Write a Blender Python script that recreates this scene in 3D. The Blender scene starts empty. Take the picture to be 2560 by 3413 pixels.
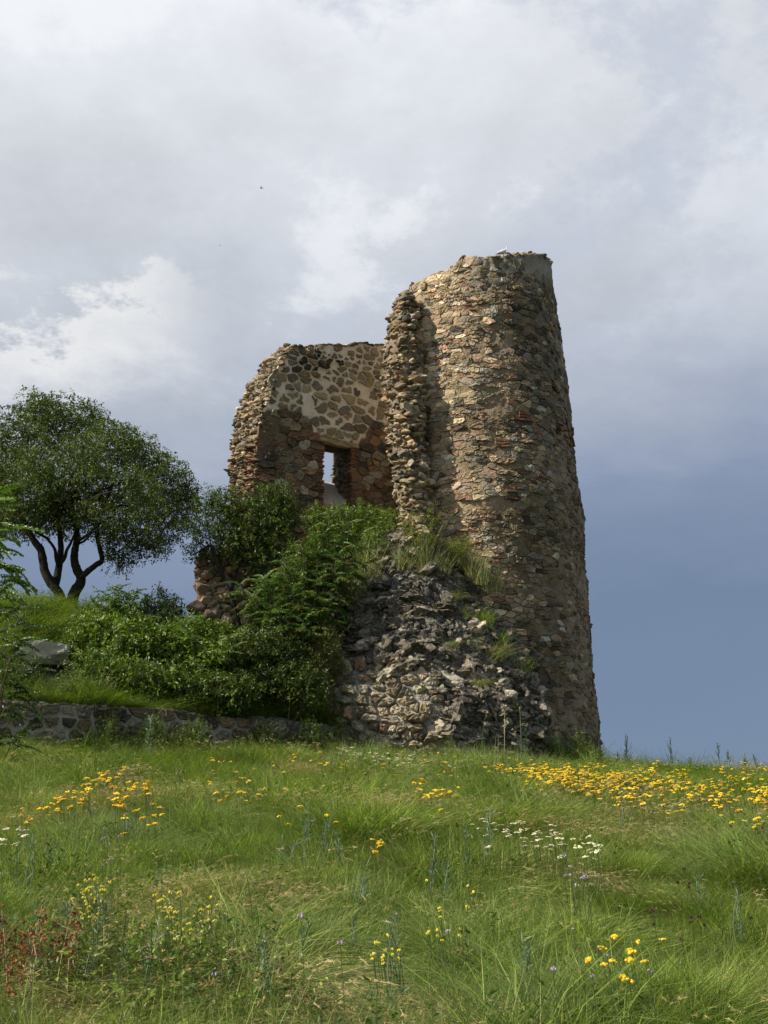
import bpy, math, random
import numpy as np
from mathutils import Vector, Matrix
random.seed(11); RG = np.random.default_rng(11)
SC = bpy.context.scene
COL = SC.collection
rad = math.radians
# ------------------------------------------------------------------ camera
PITCH = rad(15.0); FPX = 3600.0; EYE = 1.6
cam = bpy.data.objects.new('camera', bpy.data.cameras.new('camera')); COL.objects.link(cam)
cam.location = (0, 0, EYE); cam.rotation_euler = (rad(90) + PITCH, 0, 0)
cam.data.sensor_fit = 'HORIZONTAL'; cam.data.sensor_width = 24.0; cam.data.lens = 24.0 * FPX / 2560.0
cam.data.clip_start = 0.1; cam.data.clip_end = 6000
SC.camera = cam
# ------------------------------------------------------------------ sun + exposure
SUN_EL = rad(41); SUN_AZ = rad(-109)      # azimuth measured from +Y towards +X; sun at the left, a little behind the camera
sdir = Vector((math.sin(SUN_AZ) * math.cos(SUN_EL), math.cos(SUN_AZ) * math.cos(SUN_EL), math.sin(SUN_EL)))
sl = bpy.data.lights.new('sun', 'SUN'); sl.energy = 5.0; sl.angle = rad(0.6); sl.color = (1.0, 0.93, 0.80)
so = bpy.data.objects.new('sun', sl); COL.objects.link(so); so.rotation_euler = (-sdir).to_track_quat('-Z', 'Y').to_euler()
SC.view_settings.view_transform = 'Standard'; SC.view_settings.look = 'None'
SC.view_settings.exposure = 0.40; SC.view_settings.gamma = 1.0; SC.view_settings.use_curve_mapping = False
SC.cycles.use_denoising = True; SC.cycles.max_bounces = 6; SC.cycles.transparent_max_bounces = 8
SC.cycles.diffuse_bounces = 3; SC.cycles.use_adaptive_sampling = True; SC.cycles.adaptive_threshold = 0.01

class NT:
    def __init__(s, tree): s.t = tree; s.n = tree.nodes; s.l = tree.links
    def new(s, typ, **kw):
        n = s.n.new(typ)
        for k, v in kw.items(): setattr(n, k, v)
        return n
    def put(s, sock, v):
        if hasattr(v, 'is_linked') or isinstance(v, bpy.types.NodeSocket): s.l.new(v, sock)
        else: sock.default_value = v
    def m(s, op, a, b=0.0, c=0.0, clamp=False):
        n = s.new('ShaderNodeMath', operation=op); n.use_clamp = clamp
        s.put(n.inputs[0], a); s.put(n.inputs[1], b); s.put(n.inputs[2], c); return n.outputs[0]
    def mix(s, f, a, b, blend='MIX'):
        n = s.new('ShaderNodeMix', data_type='RGBA', blend_type=blend)
        s.put(n.inputs[0], f)
        for k, v in ((6, a), (7, b)):
            if isinstance(v, tuple) and len(v) == 3: v = v + (1,)
            s.put(n.inputs[k], v)
        return n.outputs[2]
    def noise(s, vec, scale, detail=4, rough=0.55, dist=0.0):
        n = s.new('ShaderNodeTexNoise'); s.put(n.inputs['Vector'], vec) if vec is not None else None
        n.inputs['Scale'].default_value = scale; n.inputs['Detail'].default_value = detail
        n.inputs['Roughness'].default_value = rough; n.inputs['Distortion'].default_value = dist
        return n.outputs['Fac']
    def ramp(s, f, stops):
        n = s.new('ShaderNodeValToRGB'); e = n.color_ramp.elements
        while len(e) < len(stops): e.new(0.5)
        for k, (p, c) in enumerate(stops):
            e[k].position = p; e[k].color = (c + (1,)) if isinstance(c, tuple) else (c, c, c, 1)
        s.put(n.inputs[0], f); return n.outputs[0]
    def step(s, x, lo, hi):
        n = s.new('ShaderNodeMapRange', interpolation_type='SMOOTHSTEP'); s.put(n.inputs[0], x)
        n.inputs[1].default_value = lo; n.inputs[2].default_value = hi; return n.outputs[0]

def srgb(r, g, b):
    f = lambda c: (c / 255 / 12.92) if c / 255 <= 0.04045 else ((c / 255 + 0.055) / 1.055) ** 2.4
    return (f(r), f(g), f(b))
# ------------------------------------------------------------------ world: broken cloud cover over a Nishita sky
W = bpy.data.worlds.new('World'); SC.world = W; W.use_nodes = True
w = NT(W.node_tree); w.n.clear()
tc = w.new('ShaderNodeTexCoord'); nv = w.new('ShaderNodeVectorMath', operation='NORMALIZE'); w.l.new(tc.outputs['Generated'], nv.inputs[0])
sx = w.new('ShaderNodeSeparateXYZ'); w.l.new(nv.outputs[0], sx.inputs[0]); X, Y, Z = sx.outputs
den = w.m('ADD', w.m('MAXIMUM', Z, 0.0), 0.30)
cv = w.new('ShaderNodeCombineXYZ'); w.put(cv.inputs[0], w.m('DIVIDE', X, den)); w.put(cv.inputs[1], w.m('DIVIDE', Y, den)); cv.inputs[2].default_value = 3.7
P = cv.outputs[0]
n1 = w.noise(P, 1.7, 7, 0.58, 0.25); n2 = w.noise(P, 3.3, 11, 0.66, 0.1); n3 = w.noise(P, 0.7, 3, 0.5)
e = w.m('ADD', Z, w.m('MULTIPLY', w.m('SUBTRACT', n1, 0.5), 0.22))
e = w.m('ADD', e, w.m('MULTIPLY', X, -0.10))
base = w.ramp(w.m('MAXIMUM', e, 0.0), [(0.0, srgb(121, 141, 167)), (0.15, srgb(115, 134, 162)), (0.25, srgb(134, 149, 176)), (0.34, srgb(174, 183, 199)),
    (0.44, srgb(199, 205, 215)), (0.56, srgb(222, 226, 233)), (0.72, srgb(234, 237, 242)), (1.0, srgb(205, 214, 228))])
lum = w.m('ADD', 0.68, w.m('MULTIPLY', n2, 0.64))          # mottling of the cloud base
sc_ = w.new('ShaderNodeCombineXYZ'); [w.put(sc_.inputs[k], lum) for k in range(3)]
hi = w.step(e, 0.2, 0.42)
base = w.mix(hi, base, w.mix(1.0, base, sc_.outputs[0], 'MULTIPLY'))
wh = w.m('MULTIPLY', w.step(w.m('ADD', w.m('MULTIPLY', n2, .6), w.m('MULTIPLY', w.noise(P, 1.7, 12, .68, .1), .4)), 0.495, 0.565), w.step(e, 0.30, 0.50))
wh = w.m('MULTIPLY', wh, w.m('SUBTRACT', 1.0, w.m('MULTIPLY', w.step(X, 0.10, 0.32), 0.75)))
base = w.mix(w.m('MULTIPLY', wh, 0.52), base, srgb(243, 245, 248))
gr = w.m('MULTIPLY', w.step(w.noise(P, 2.6, 12, 0.66, 0.1), 0.53, 0.64), w.step(e, 0.26, 0.42))
base = w.mix(w.m('MULTIPLY', gr, 0.70), base, srgb(190, 198, 214))
# the sunlit cumulus bank low on the left
edge = w.m('ADD', 0.448, w.m('MULTIPLY', w.m('ADD', X, 0.19), 0.36))
dd = w.m('ADD', w.m('SUBTRACT', edge, Z), w.m('MULTIPLY', w.m('SUBTRACT', w.noise(P, 6.5, 11, 0.68), 0.5), 0.19))
cum = w.m('MULTIPLY', w.step(dd, 0.0, 0.018), w.step(dd, 0.115, 0.0))
cum = w.m('MULTIPLY', cum, w.m('MULTIPLY', w.step(X, -0.13, -0.24), w.step(Y, 0.3, 0.6)))
base = w.mix(w.m('MULTIPLY', cum, 0.9), base, srgb(236, 237, 238))
sky = w.new('ShaderNodeTexSky', sky_type='NISHITA'); sky.sun_disc = False; sky.sun_elevation = SUN_EL; sky.sun_rotation = SUN_AZ
sk = w.mix(1.0, sky.outputs[0], (0.10, 0.10, 0.10), 'MULTIPLY')
# broken cover: away from the storm front the blue shows between the clouds
brk = w.m('MULTIPLY', w.step(n3, 0.40, 0.52), w.step(Y, 0.35, -0.15))
base = w.mix(w.m('MULTIPLY', brk, 0.85), base, sk)
grd = w.mix(w.step(Z, -0.03, 0.0), (0.06, 0.07, 0.05), base)
bg = w.new('ShaderNodeBackground'); w.put(bg.inputs[0], grd); bg.inputs[1].default_value = 0.77
ow = w.new('ShaderNodeOutputWorld'); w.l.new(bg.outputs[0], ow.inputs[0])

# ------------------------------------------------------------------ pixel <-> world helpers (camera calibration)
cP, sP = math.cos(PITCH), math.sin(PITCH)
def ray(u, v):
    a = (np.asarray(u, float) - 1280) / FPX; b = (1706.5 - np.asarray(v, float)) / FPX
    return np.stack([a, cP - b * sP, sP + b * cP], -1)
def at(u, v, y):
    d = ray(u, v); k = np.asarray(y, float) / d[..., 1]
    return d * k[..., None] + np.array([0, 0, EYE])
def proj(P):
    P = np.asarray(P, float); q = P - np.array([0, 0, EYE])
    dep = q[..., 1] * cP + q[..., 2] * sP; up = -q[..., 1] * sP + q[..., 2] * cP
    return 1280 + FPX * q[..., 0] / dep, 1706.5 - FPX * up / dep
def plane_hit(u, v, p0, n):
    d = ray(u, v); o = np.array([0, 0, EYE]); k = np.dot(p0 - o, n) / (d @ n)
    return o + d * k[..., None]
# ------------------------------------------------------------------ noise
def _h(i, j, k, s):
    n = (i.astype(np.int64) * 374761393 + j.astype(np.int64) * 668265263 + k.astype(np.int64) * 2147483647 + s * 974634777) & 0xffffffff
    n = ((n ^ (n >> 13)) * 1274126177) & 0xffffffff
    n = (n ^ (n >> 16)) * 2246822519 & 0xffffffff
    return ((n ^ (n >> 15)) & 0xffffff) / float(0xffffff)
def vn(P, s=0):
    P = np.asarray(P, float); i = np.floor(P).astype(np.int64); f = P - i; f = f * f * (3 - 2 * f)
    r = 0
    for a in (0, 1):
        for b in (0, 1):
            for c in (0, 1):
                wt = (f[..., 0] if a else 1 - f[..., 0]) * (f[..., 1] if b else 1 - f[..., 1]) * (f[..., 2] if c else 1 - f[..., 2])
                r = r + wt * _h(i[..., 0] + a, i[..., 1] + b, i[..., 2] + c, s)
    return r * 2 - 1
def fbm(P, s=0, o=4, g=0.5):
    P = np.asarray(P, float); r = 0; a = 1; t = 0
    for k in range(o): r = r + a * vn(P * 2.03 ** k + k * 7.3, s + k); t += a; a *= g
    return r / t
def P3(x, y, z=0): return np.stack(np.broadcast_arrays(np.asarray(x, float), np.asarray(y, float), np.asarray(z, float)), -1)
def nrm(v): return v / np.maximum(np.linalg.norm(v, axis=-1, keepdims=True), 1e-9)
# ------------------------------------------------------------------ mesh + object helpers
def mesh(name, V, F, mats, col=None, smooth=False, mi=None):
    V = np.asarray(V, np.float32).reshape(-1, 3); F = np.asarray(F, np.int32); k = F.shape[1]; m = len(F)
    me = bpy.data.meshes.new(name); me.vertices.add(len(V)); me.vertices.foreach_set('co', V.ravel())
    me.loops.add(m * k); me.loops.foreach_set('vertex_index', F.ravel())
    me.polygons.add(m); me.polygons.foreach_set('loop_start', np.arange(m, dtype=np.int32) * k)
    me.polygons.foreach_set('use_smooth', np.full(m, smooth, bool))
    me.update(calc_edges=True)
    for mt in (mats if isinstance(mats, (list, tuple)) else [mats]): me.materials.append(mt)
    if mi is not None: me.polygons.foreach_set('material_index', np.asarray(mi, np.int32))
    if col is not None:
        c = np.ones((len(V), 4), np.float32); c[:, :3] = col
        at_ = me.color_attributes.new('Col', 'FLOAT_COLOR', 'POINT'); at_.data.foreach_set('color', c.ravel())
    return me
def ob(name, me, parent=None, loc=None, kind=None):
    o = bpy.data.objects.new(name, me); COL.objects.link(o)
    if parent is not None: o.parent = parent
    if loc is not None: o.location = tuple(float(t) for t in loc)
    if kind: o['kind'] = kind
    return o
def tag(o, label, cat, group=None, kind=None):
    o['label'] = label; o['category'] = cat
    if group: o['group'] = group
    if kind: o['kind'] = kind
    return o
def thing(name, label, cat, loc, group=None, rz=0):
    o = ob(name, None, None, loc); o.rotation_euler = (0, 0, rz); return tag(o, label, cat, group)
def part(name, parent, V, F, mats, col=None, smooth=False, kind=None, mi=None):
    """vertices given in world space; the parent is an unrotated Empty"""
    V = np.asarray(V, float).reshape(-1, 3); c = V.mean(0); me = mesh(name, V - c, F, mats, col, smooth, mi)
    pl = np.array(parent.location) if parent is not None else 0
    return ob(name, me, parent, c - pl, kind)
def join(parts):
    V, F, C, n = [], [], [], 0
    for p in parts:
        V.append(p[0]); F.append(p[1] + n); n += len(p[0])
        if len(p) > 2: C.append(np.broadcast_to(p[2], (len(p[0]), 3)))
    return np.concatenate(V), np.concatenate(F), (np.concatenate(C) if C else None)
def tube(pts, radii, k=7, rough=0.0, seed=0):
    pts = np.asarray(pts, float); n = len(pts); radii = np.broadcast_to(np.asarray(radii, float), (n,))
    t = nrm(np.gradient(pts, axis=0)); ref = np.array([0.31, 0.17, 0.93]) if abs(t[:, 2]).mean() < .9 else np.array([1., 0.1, 0])
    a = nrm(np.cross(t, ref)); b = np.cross(t, a); ang = np.arange(k) / k * 2 * math.pi
    r = radii[:, None] * np.ones(k)
    if rough: r = r * (1 + rough * vn(P3(np.arange(n)[:, None] * .9, np.cos(ang) * 1.3 + seed, np.sin(ang) * 1.3), seed))
    V = pts[:, None] + r[..., None] * (a[:, None] * np.cos(ang)[None, :, None] + b[:, None] * np.sin(ang)[None, :, None])
    V = V.reshape(-1, 3); F = []
    for i in range(n - 1):
        for j in range(k):
            p, q = i * k + j, i * k + (j + 1) % k; F += [(p, q, q + k), (p, q + k, p + k)]
    V = np.vstack([V, pts[0], pts[-1]])
    for j in range(k): F += [(n * k, (j + 1) % k, j), (n * k + 1, (n - 1) * k + j, (n - 1) * k + (j + 1) % k)]
    return V, np.array(F)
def smooth_path(p, n=4):
    p = np.asarray(p, float); m = len(p); out = []
    for i in range(m - 1):
        p0, p1, p2, p3 = p[max(i - 1, 0)], p[i], p[i + 1], p[min(i + 2, m - 1)]
        for k in range(n):
            t = k / n; out.append(0.5 * ((2 * p1) + (-p0 + p2) * t + (2 * p0 - 5 * p1 + 4 * p2 - p3) * t ** 2 + (-p0 + 3 * p1 - 3 * p2 + p3) * t ** 3))
    out.append(p[-1]); return np.array(out)
# ------------------------------------------------------------------ materials
def mat(name):
    m = bpy.data.materials.new(name); m.use_nodes = True; t = NT(m.node_tree); b = t.n['Principled BSDF']
    b.inputs['Roughness'].default_value = 0.9; b.inputs['Specular IOR Level'].default_value = 0.25; return m, t, b
def masonry_mat(name, lichen=0.5, stain=0.5, bump=0.035, grain=1.0, crag=False):
    m, t, b = mat(name)
    at_ = t.new('ShaderNodeAttribute', attribute_name='Col'); g = t.new('ShaderNodeNewGeometry').outputs['Position']
    c = at_.outputs['Color']
    a1 = t.noise(g, 9 * grain, 5, 0.62); a2 = t.noise(g, 38 * grain, 4, 0.6); a3 = t.noise(g, 1.1, 4, 0.6)
    v = t.m('ADD', 0.50, t.m('ADD', t.m('MULTIPLY', a1, 0.55), t.m('MULTIPLY', a2, 0.45)))
    cc = t.new('ShaderNodeCombineXYZ'); [t.put(cc.inputs[k], v) for k in range(3)]
    c = t.mix(1.0, c, cc.outputs[0], 'MULTIPLY')
    st = t.m('MULTIPLY', t.step(t.noise(g, 3.3, 6, 0.65), 0.50, 0.66), stain)
    c = t.mix(st, c, (0.030, 0.027, 0.021))                                   # black crust where water has run
    wm = t.m('MULTIPLY', t.step(a3, 0.5, 0.7), 0.30)
    c = t.mix(wm, c, (0.25, 0.165, 0.08))                                     # iron-brown weathering
    li = t.m('MULTIPLY', t.step(t.noise(g, 17, 5, 0.7, 0.6), 0.61, 0.67), lichen)
    c = t.mix(li, c, (0.42, 0.41, 0.36))                                      # lichen
    if crag:
        c = t.mix(t.m('MULTIPLY', t.step(t.noise(g, 5.5, 7, 0.7, 0.8), 0.50, 0.58), 0.72), c, (0.045, 0.042, 0.034))
        c = t.mix(t.m('MULTIPLY', t.step(t.noise(g, 7.5, 7, 0.72, 0.5), 0.56, 0.63), 0.8), c, (0.40, 0.39, 0.34))
    t.put(b.inputs['Base Color'], c); b.inputs['Roughness'].default_value = 0.93
    bp = t.new('ShaderNodeBump'); bp.inputs['Strength'].default_value = 0.9; bp.inputs['Distance'].default_value = bump
    t.put(bp.inputs['Height'], t.m('ADD', t.m('MULTIPLY', t.noise(g, 14, 6, 0.65), 1.0), t.m('MULTIPLY', t.noise(g, 60, 3, 0.6), 0.35)))
    t.l.new(bp.outputs[0], b.inputs['Normal']); return m
M_STONE = masonry_mat('weathered_stone', 0.35, 0.45)
M_CLEAN = masonry_mat('restored_stone', 0.15, 0.08, 0.02)
M_RUBBLE = masonry_mat('lichen_rubble', 0.9, 0.5, 0.07, 1.0, True)
M_WALL = masonry_mat('low_wall_stone', 0.5, 0.35, 0.04)
M_MORTAR = masonry_mat('lime_mortar', 0.4, 0.35, 0.06)
M_PALE = masonry_mat('pale_mortar', 0.2, 0.06, 0.03)
def leaf_mat(name, rough=0.45, trans=0.35, tint=(1.0, 1.25, 0.45), patch=0.25):
    m, t, b = mat(name)
    at_ = t.new('ShaderNodeAttribute', attribute_name='Col'); oi = t.new('ShaderNodeObjectInfo')
    g = t.new('ShaderNodeNewGeometry').outputs['Position']
    v = t.m('ADD', 0.75, t.m('ADD', t.m('MULTIPLY', oi.outputs['Random'], 0.3), t.m('MULTIPLY', t.noise(g, 1.3, 3, 0.5), 0.4)))
    cc = t.new('ShaderNodeCombineXYZ'); [t.put(cc.inputs[k], v) for k in range(3)]
    c = t.mix(1.0, at_.outputs['Color'], cc.outputs[0], 'MULTIPLY')
    if patch:
        c = t.mix(t.m('MULTIPLY', t.step(t.noise(g, 0.55, 4, 0.6), 0.48, 0.68), patch), c, (0.24, 0.20, 0.075))
    t.put(b.inputs['Base Color'], c); b.inputs['Roughness'].default_value = rough; b.inputs['Specular IOR Level'].default_value = 0.35
    tr = t.new('ShaderNodeBsdfTranslucent'); t.put(tr.inputs[0], t.mix(1.0, c, tint, 'MULTIPLY'))
    mx = t.new('ShaderNodeMixShader'); mx.inputs[0].default_value = trans
    t.l.new(b.outputs[0], mx.inputs[1]); t.l.new(tr.outputs[0], mx.inputs[2]); t.l.new(mx.outputs[0], t.n['Material Output'].inputs[0]); return m
M_GRASS = leaf_mat('grass_blade', 0.5, 0.38, (1.0, 1.2, 0.4), 0.16)
M_LEAF = leaf_mat('green_leaf', 0.42, 0.30, (1.0, 1.25, 0.45), 0.0)
M_STRAW = leaf_mat('dry_seed_head', 0.7, 0.4, (1.1, 1.0, 0.7), 0.0)
M_PETAL = leaf_mat('flower_petal', 0.7, 0.25, (1.05, 1.0, 0.8), 0.0)
def plain(name, c, rough=0.8, bump=0, sc=20, var=0.4):
    m, t, b = mat(name); g = t.new('ShaderNodeNewGeometry').outputs['Position']
    t.put(b.inputs['Base Color'], t.mix(t.noise(g, sc, 5, 0.6), tuple(k * (1 - var) for k in c), tuple(min(1, k * (1 + var)) for k in c)))
    b.inputs['Roughness'].default_value = rough
    if bump:
        bp = t.new('ShaderNodeBump'); bp.inputs['Distance'].default_value = bump; bp.inputs['Strength'].default_value = 1
        t.put(bp.inputs['Height'], t.noise(g, sc, 5, 0.65)); t.l.new(bp.outputs[0], b.inputs['Normal'])
    return m
M_BARK = plain('dark_bark', (0.030, 0.025, 0.020), 0.95, 0.03, 22)
M_TWIG = plain('brown_twig', (0.10, 0.075, 0.05), 0.9, 0.005, 30)
M_STEM = plain('green_stem', (0.10, 0.14, 0.05), 0.8)
M_FEATHER = plain('white_feather', (0.80, 0.80, 0.78), 0.7, 0, 30, 0.08)
M_DARKF = plain('dark_feather', (0.02, 0.02, 0.022), 0.7)
M_BEAK = plain('pink_beak', (0.45, 0.25, 0.2), 0.6)
def soil_mat():
    m, t, b = mat('meadow_soil'); g = t.new('ShaderNodeNewGeometry').outputs['Position']
    c = t.mix(t.step(t.noise(g, 1.5, 5, 0.6), 0.4, 0.65), (0.035, 0.045, 0.014), (0.10, 0.085, 0.04))
    t.put(b.inputs['Base Color'], t.mix(t.noise(g, 30, 4, 0.6), c, (0.05, 0.06, 0.02)))
    bp = t.new('ShaderNodeBump'); bp.inputs['Distance'].default_value = 0.08; t.put(bp.inputs['Height'], t.noise(g, 12, 6, 0.7)); t.l.new(bp.outputs[0], b.inputs['Normal']); return m
M_SOIL = soil_mat()

# ================================================================== GROUND
WL = at(-260, 2352, 19.0); WR = at(1190, 2437, 23.4)      # the low wall's line, its top
def wall_y(x): return WL[1] + (WR[1] - WL[1]) * (x - WL[0]) / (WR[0] - WL[0])
def sst(x, a, b): t = np.clip((x - a) / (b - a), 0, 1); return t * t * (3 - 2 * t)
def H(x, y):
    x = np.asarray(x, float); y = np.asarray(y, float)
    a = 0.100 - 0.0026 * np.clip(x, -9, 12)
    yc = 24.5; k = 3.0
    m = a * (y - np.where(y > yc - k, np.minimum((y - yc + k) ** 2 / (4 * k), 1e9), 0) * 1.0) if False else a * np.minimum(y, yc)
    over = np.maximum(y - yc, 0)
    m = m - 0.12 * over * sst(over, 0, 4) + 0.10 * fbm(P3(x * .45, y * .45), 3, 3) + 0.10 * fbm(P3(x * 1.7, y * 1.7), 5, 2)
    m = np.where(y < -8, m, m)
    yw = wall_y(np.clip(x, -14, 1)) + 0.12
    t = y - yw
    ter = 3.02 + 0.05 * (x < -99) + 0.52 * np.clip(t, 0, 6.0) * (1 - 0.028 * np.clip(t, 0, 6)) - 0.10 * np.maximum(t - 9, 0) + 0.10 * fbm(P3(x * .7, y * .7), 9, 3)
    ter = ter + 0.08 * np.exp(-((x + 8.8) / 1.8) ** 2) * sst(t, 2, 5)
    wgt = sst(t, 0.0, 0.25) * (1 - sst(x, -0.3 + 0 * x, 1.6)) 
    wgt = np.where(y > 34, wgt * (1 - sst(y, 34, 60)), wgt)
    z = m * (1 - wgt) + np.maximum(ter, m) * wgt
    return z
def axis(lo, hi, d0, far):
    a = [0.0]
    while a[-1] < far: a.append(a[-1] + d0 * max(1, (a[-1] / hi) ** 2.2 * 1.0 if a[-1] > hi else 1))
    return np.array(a)
ax = axis(0, 12, 0.14, 1500); xs = np.concatenate([-ax[:0:-1], ax])
ay = axis(0, 32, 0.14, 2500); ys = np.concatenate([-axis(0, 6, 0.5, 400)[:0:-1], ay])
gx, gy = np.meshgrid(xs, ys); gz = H(gx, np.clip(gy, -30, 200)); gz = np.where(gy > 200, gz - 0.02 * (gy - 200), gz)
gi = np.arange(gx.size).reshape(gx.shape)
F = np.stack([gi[:-1, :-1], gi[:-1, 1:], gi[1:, 1:], gi[1:, :-1]], -1).reshape(-1, 4)
ob('ground', mesh('ground', np.stack([gx, gy, gz], -1), F, M_SOIL, smooth=True), kind='structure')
def ground_hit(u, v, lift=0.0):
    """where the photograph's ray meets the ground raised by `lift`"""
    u = np.atleast_1d(np.asarray(u, float)); v = np.atleast_1d(np.asarray(v, float)); d = ray(u, v); d = d / d[:, 1:2]
    Yg = np.arange(4.0, 33, 0.12)[None] + 0 * d[:, :1]; hit = EYE + d[:, 2:3] * Yg <= H(d[:, :1] * Yg, Yg) + lift
    done = hit.any(1); y = Yg[0][hit.argmax(1)]; return P3(d[:, 0] * y, y, H(d[:, 0] * y, y)), done

# ================================================================== MASONRY
def clip_poly(poly, px, py, nx, ny):
    out = []; n = len(poly)
    for i in range(n):
        ax_, ay_ = poly[i]; bx_, by_ = poly[(i + 1) % n]
        da = (ax_ - px) * nx + (ay_ - py) * ny; db = (bx_ - px) * nx + (by_ - py) * ny
        if da <= 0: out.append((ax_, ay_))
        if (da < 0 < db) or (db < 0 < da):
            s = da / (da - db); out.append((ax_ + (bx_ - ax_) * s, ay_ + (by_ - ay_) * s))
    return out
def cells(seeds, asp=0.62, rmax=0.5):
    q = seeds * np.array([asp, 1.0]); res = []
    for i in range(len(q)):
        d = q - q[i]; d2 = (d * d).sum(1); near = np.where(d2 < (rmax * 1.3) ** 2)[0]; near = near[np.argsort(d2[near])][1:22]
        R = rmax * .5; poly = [(q[i, 0] - R, q[i, 1] - R), (q[i, 0] + R, q[i, 1] - R), (q[i, 0] + R, q[i, 1] + R), (q[i, 0] - R, q[i, 1] + R)]
        for j in near:
            poly = clip_poly(poly, (q[i, 0] + q[j, 0]) / 2, (q[i, 1] + q[j, 1]) / 2, q[j, 0] - q[i, 0], q[j, 1] - q[i, 1])
            if len(poly) < 3: break
        if len(poly) >= 3: res.append((i, np.array(poly) / np.array([asp, 1.0])))
    return res
def rows(a0, a1, b0, b1, wm, hm, jit=0.3):
    out = []; b = b0
    while b < b1:
        h = hm * random.choice([random.uniform(.55, 1.1), random.uniform(.8, 1.9)]); a = a0 - random.random() * wm; kf = (h / hm) ** .5
        while a < a1:
            ww = wm * kf * math.exp(random.gauss(0, 0.45)); ww = min(max(ww, wm * .35), wm * 2.4)
            out.append((a + ww / 2 + random.uniform(-jit, jit) * ww * .5, b + h / 2 + random.uniform(-jit, jit) * h)); a += ww
        b += h
    return np.array(out)
def stone_geo(poly, h, gap, rough=1.0, dome=0.90):
    """poly in the (a,b) plane -> vertices (a,b,n) and triangles; ~70 faces with uneven edges and a tilted, hollowed face"""
    n = len(poly); e = np.roll(poly, -1, 0) - poly; L = np.linalg.norm(e, axis=1)
    pts = []
    for i in range(n):
        pts.append(poly[i])
        if L[i] > 0.05:
            k = 2 if L[i] > 0.16 else 1
            for s in range(k): pts.append(poly[i] + e[i] * (s + 1) / (k + 1) + np.array([-e[i][1], e[i][0]]) / L[i] * random.gauss(0, 0.05 * L[i] * rough))
    p = np.array(pts); p = .76 * p + .12 * (np.roll(p, 1, 0) + np.roll(p, -1, 0)); c = p.mean(0)
    r = np.linalg.norm(p - c, axis=1, keepdims=True); p = c + (p - c) * np.maximum(1 - gap * RG.uniform(.6, 1.5, (len(p), 1)) / np.maximum(r, .02), 0.35)
    m = len(p); tilt = RG.normal(0, 0.13 * rough, 2)
    def ring(s, hh, jn, jp): 
        q = c + (p - c) * s + RG.normal(0, jp, (m, 2)); return np.column_stack([q, hh + (q - c) @ tilt + RG.normal(0, jn, m)])
    r0 = np.column_stack([c + (p - c) * 1.0, np.full(m, -0.09)])
    r1 = ring(1.0, h * .45, h * .18, 0.0); r2 = ring(dome + .03, h * .93, h * .20, .006); r3 = ring(dome * .55, h, h * .24, .010)
    V = np.vstack([r0, r1, r2, r3, [[c[0], c[1], h * random.uniform(.9, 1.1)]]]); F = []
    for k in range(3):
        for j in range(m):
            a, b = k * m + j, k * m + (j + 1) % m; F += [(a, b, b + m), (a, b + m, a + m)]
    for j in range(m): F.append((3 * m + j, 3 * m + (j + 1) % m, 4 * m))
    return V, np.array(F)
ICO = None
def ico(sub=1):
    t = (1 + 5 ** .5) / 2
    V = np.array([(-1, t, 0), (1, t, 0), (-1, -t, 0), (1, -t, 0), (0, -1, t), (0, 1, t), (0, -1, -t), (0, 1, -t), (t, 0, -1), (t, 0, 1), (-t, 0, -1), (-t, 0, 1)], float)
    F = [(0, 11, 5), (0, 5, 1), (0, 1, 7), (0, 7, 10), (0, 10, 11), (1, 5, 9), (5, 11, 4), (11, 10, 2), (10, 7, 6), (7, 1, 8), (3, 9, 4), (3, 4, 2), (3, 2, 6), (3, 6, 8), (3, 8, 9), (4, 9, 5), (2, 4, 11), (6, 2, 10), (8, 6, 7), (9, 8, 1)]
    V = [tuple(v) for v in nrm(V)]
    for _ in range(sub):
        mid = {}; G = []
        def mp(a, b):
            k = (min(a, b), max(a, b))
            if k not in mid: q = np.array(V[a]) + np.array(V[b]); V.append(tuple(q / np.linalg.norm(q))); mid[k] = len(V) - 1
            return mid[k]
        for a, b, c in F: x, y, z = mp(a, b), mp(b, c), mp(c, a); G += [(a, x, z), (b, y, x), (c, z, y), (x, y, z)]
        F = G
    return np.array(V), np.array(F)
ICO1 = ico(1); ICO2 = ico(2)
def rock_geo(size, R=None, cuts=7, base=ICO1, rnd=0.10, crag=0.0):
    V = base[0].copy()
    for _ in range(cuts):
        n = nrm(RG.normal(size=3)); d = random.uniform(.55, .85); s = V @ n; V = V - np.maximum(s - d, 0)[:, None] * n
    V = V * (1 + RG.normal(0, rnd * .5, (len(V), 1)))
    if crag: V = V * (1 + crag * fbm(V * 1.9 + RG.random(3) * 50, 7, 3, .6)[:, None])
    V = V * np.asarray(size)
    if R is not None: V = V @ np.asarray(R).T
    return V, base[1]
def rot(rx, ry, rz):
    return np.array(Matrix.Rotation(rz, 3, 'Z') @ Matrix.Rotation(ry, 3, 'Y') @ Matrix.Rotation(rx, 3, 'X'))
def frame(n, spin=0.0):
    """columns: tangent, bitangent(up), normal"""
    n = n / np.linalg.norm(n); up = np.array([0, 0, 1.0]); a = np.cross(up, n); a = a / max(np.linalg.norm(a), 1e-6); b = np.cross(n, a)
    c, s = math.cos(spin), math.sin(spin); return np.column_stack([a * c + b * s, -a * s + b * c, n])
def pick(pal, var=0.24, sat=0.70):
    c = np.array(pal[random.randrange(len(pal))]); l = c.mean(); g = l * np.array([1.24, 1.0, .73]); c = g + (c - g) * sat
    return np.clip(c * math.exp(random.gauss(0, var)) * RG.uniform(.96, 1.04, 3), 0.01, 0.85)
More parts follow.
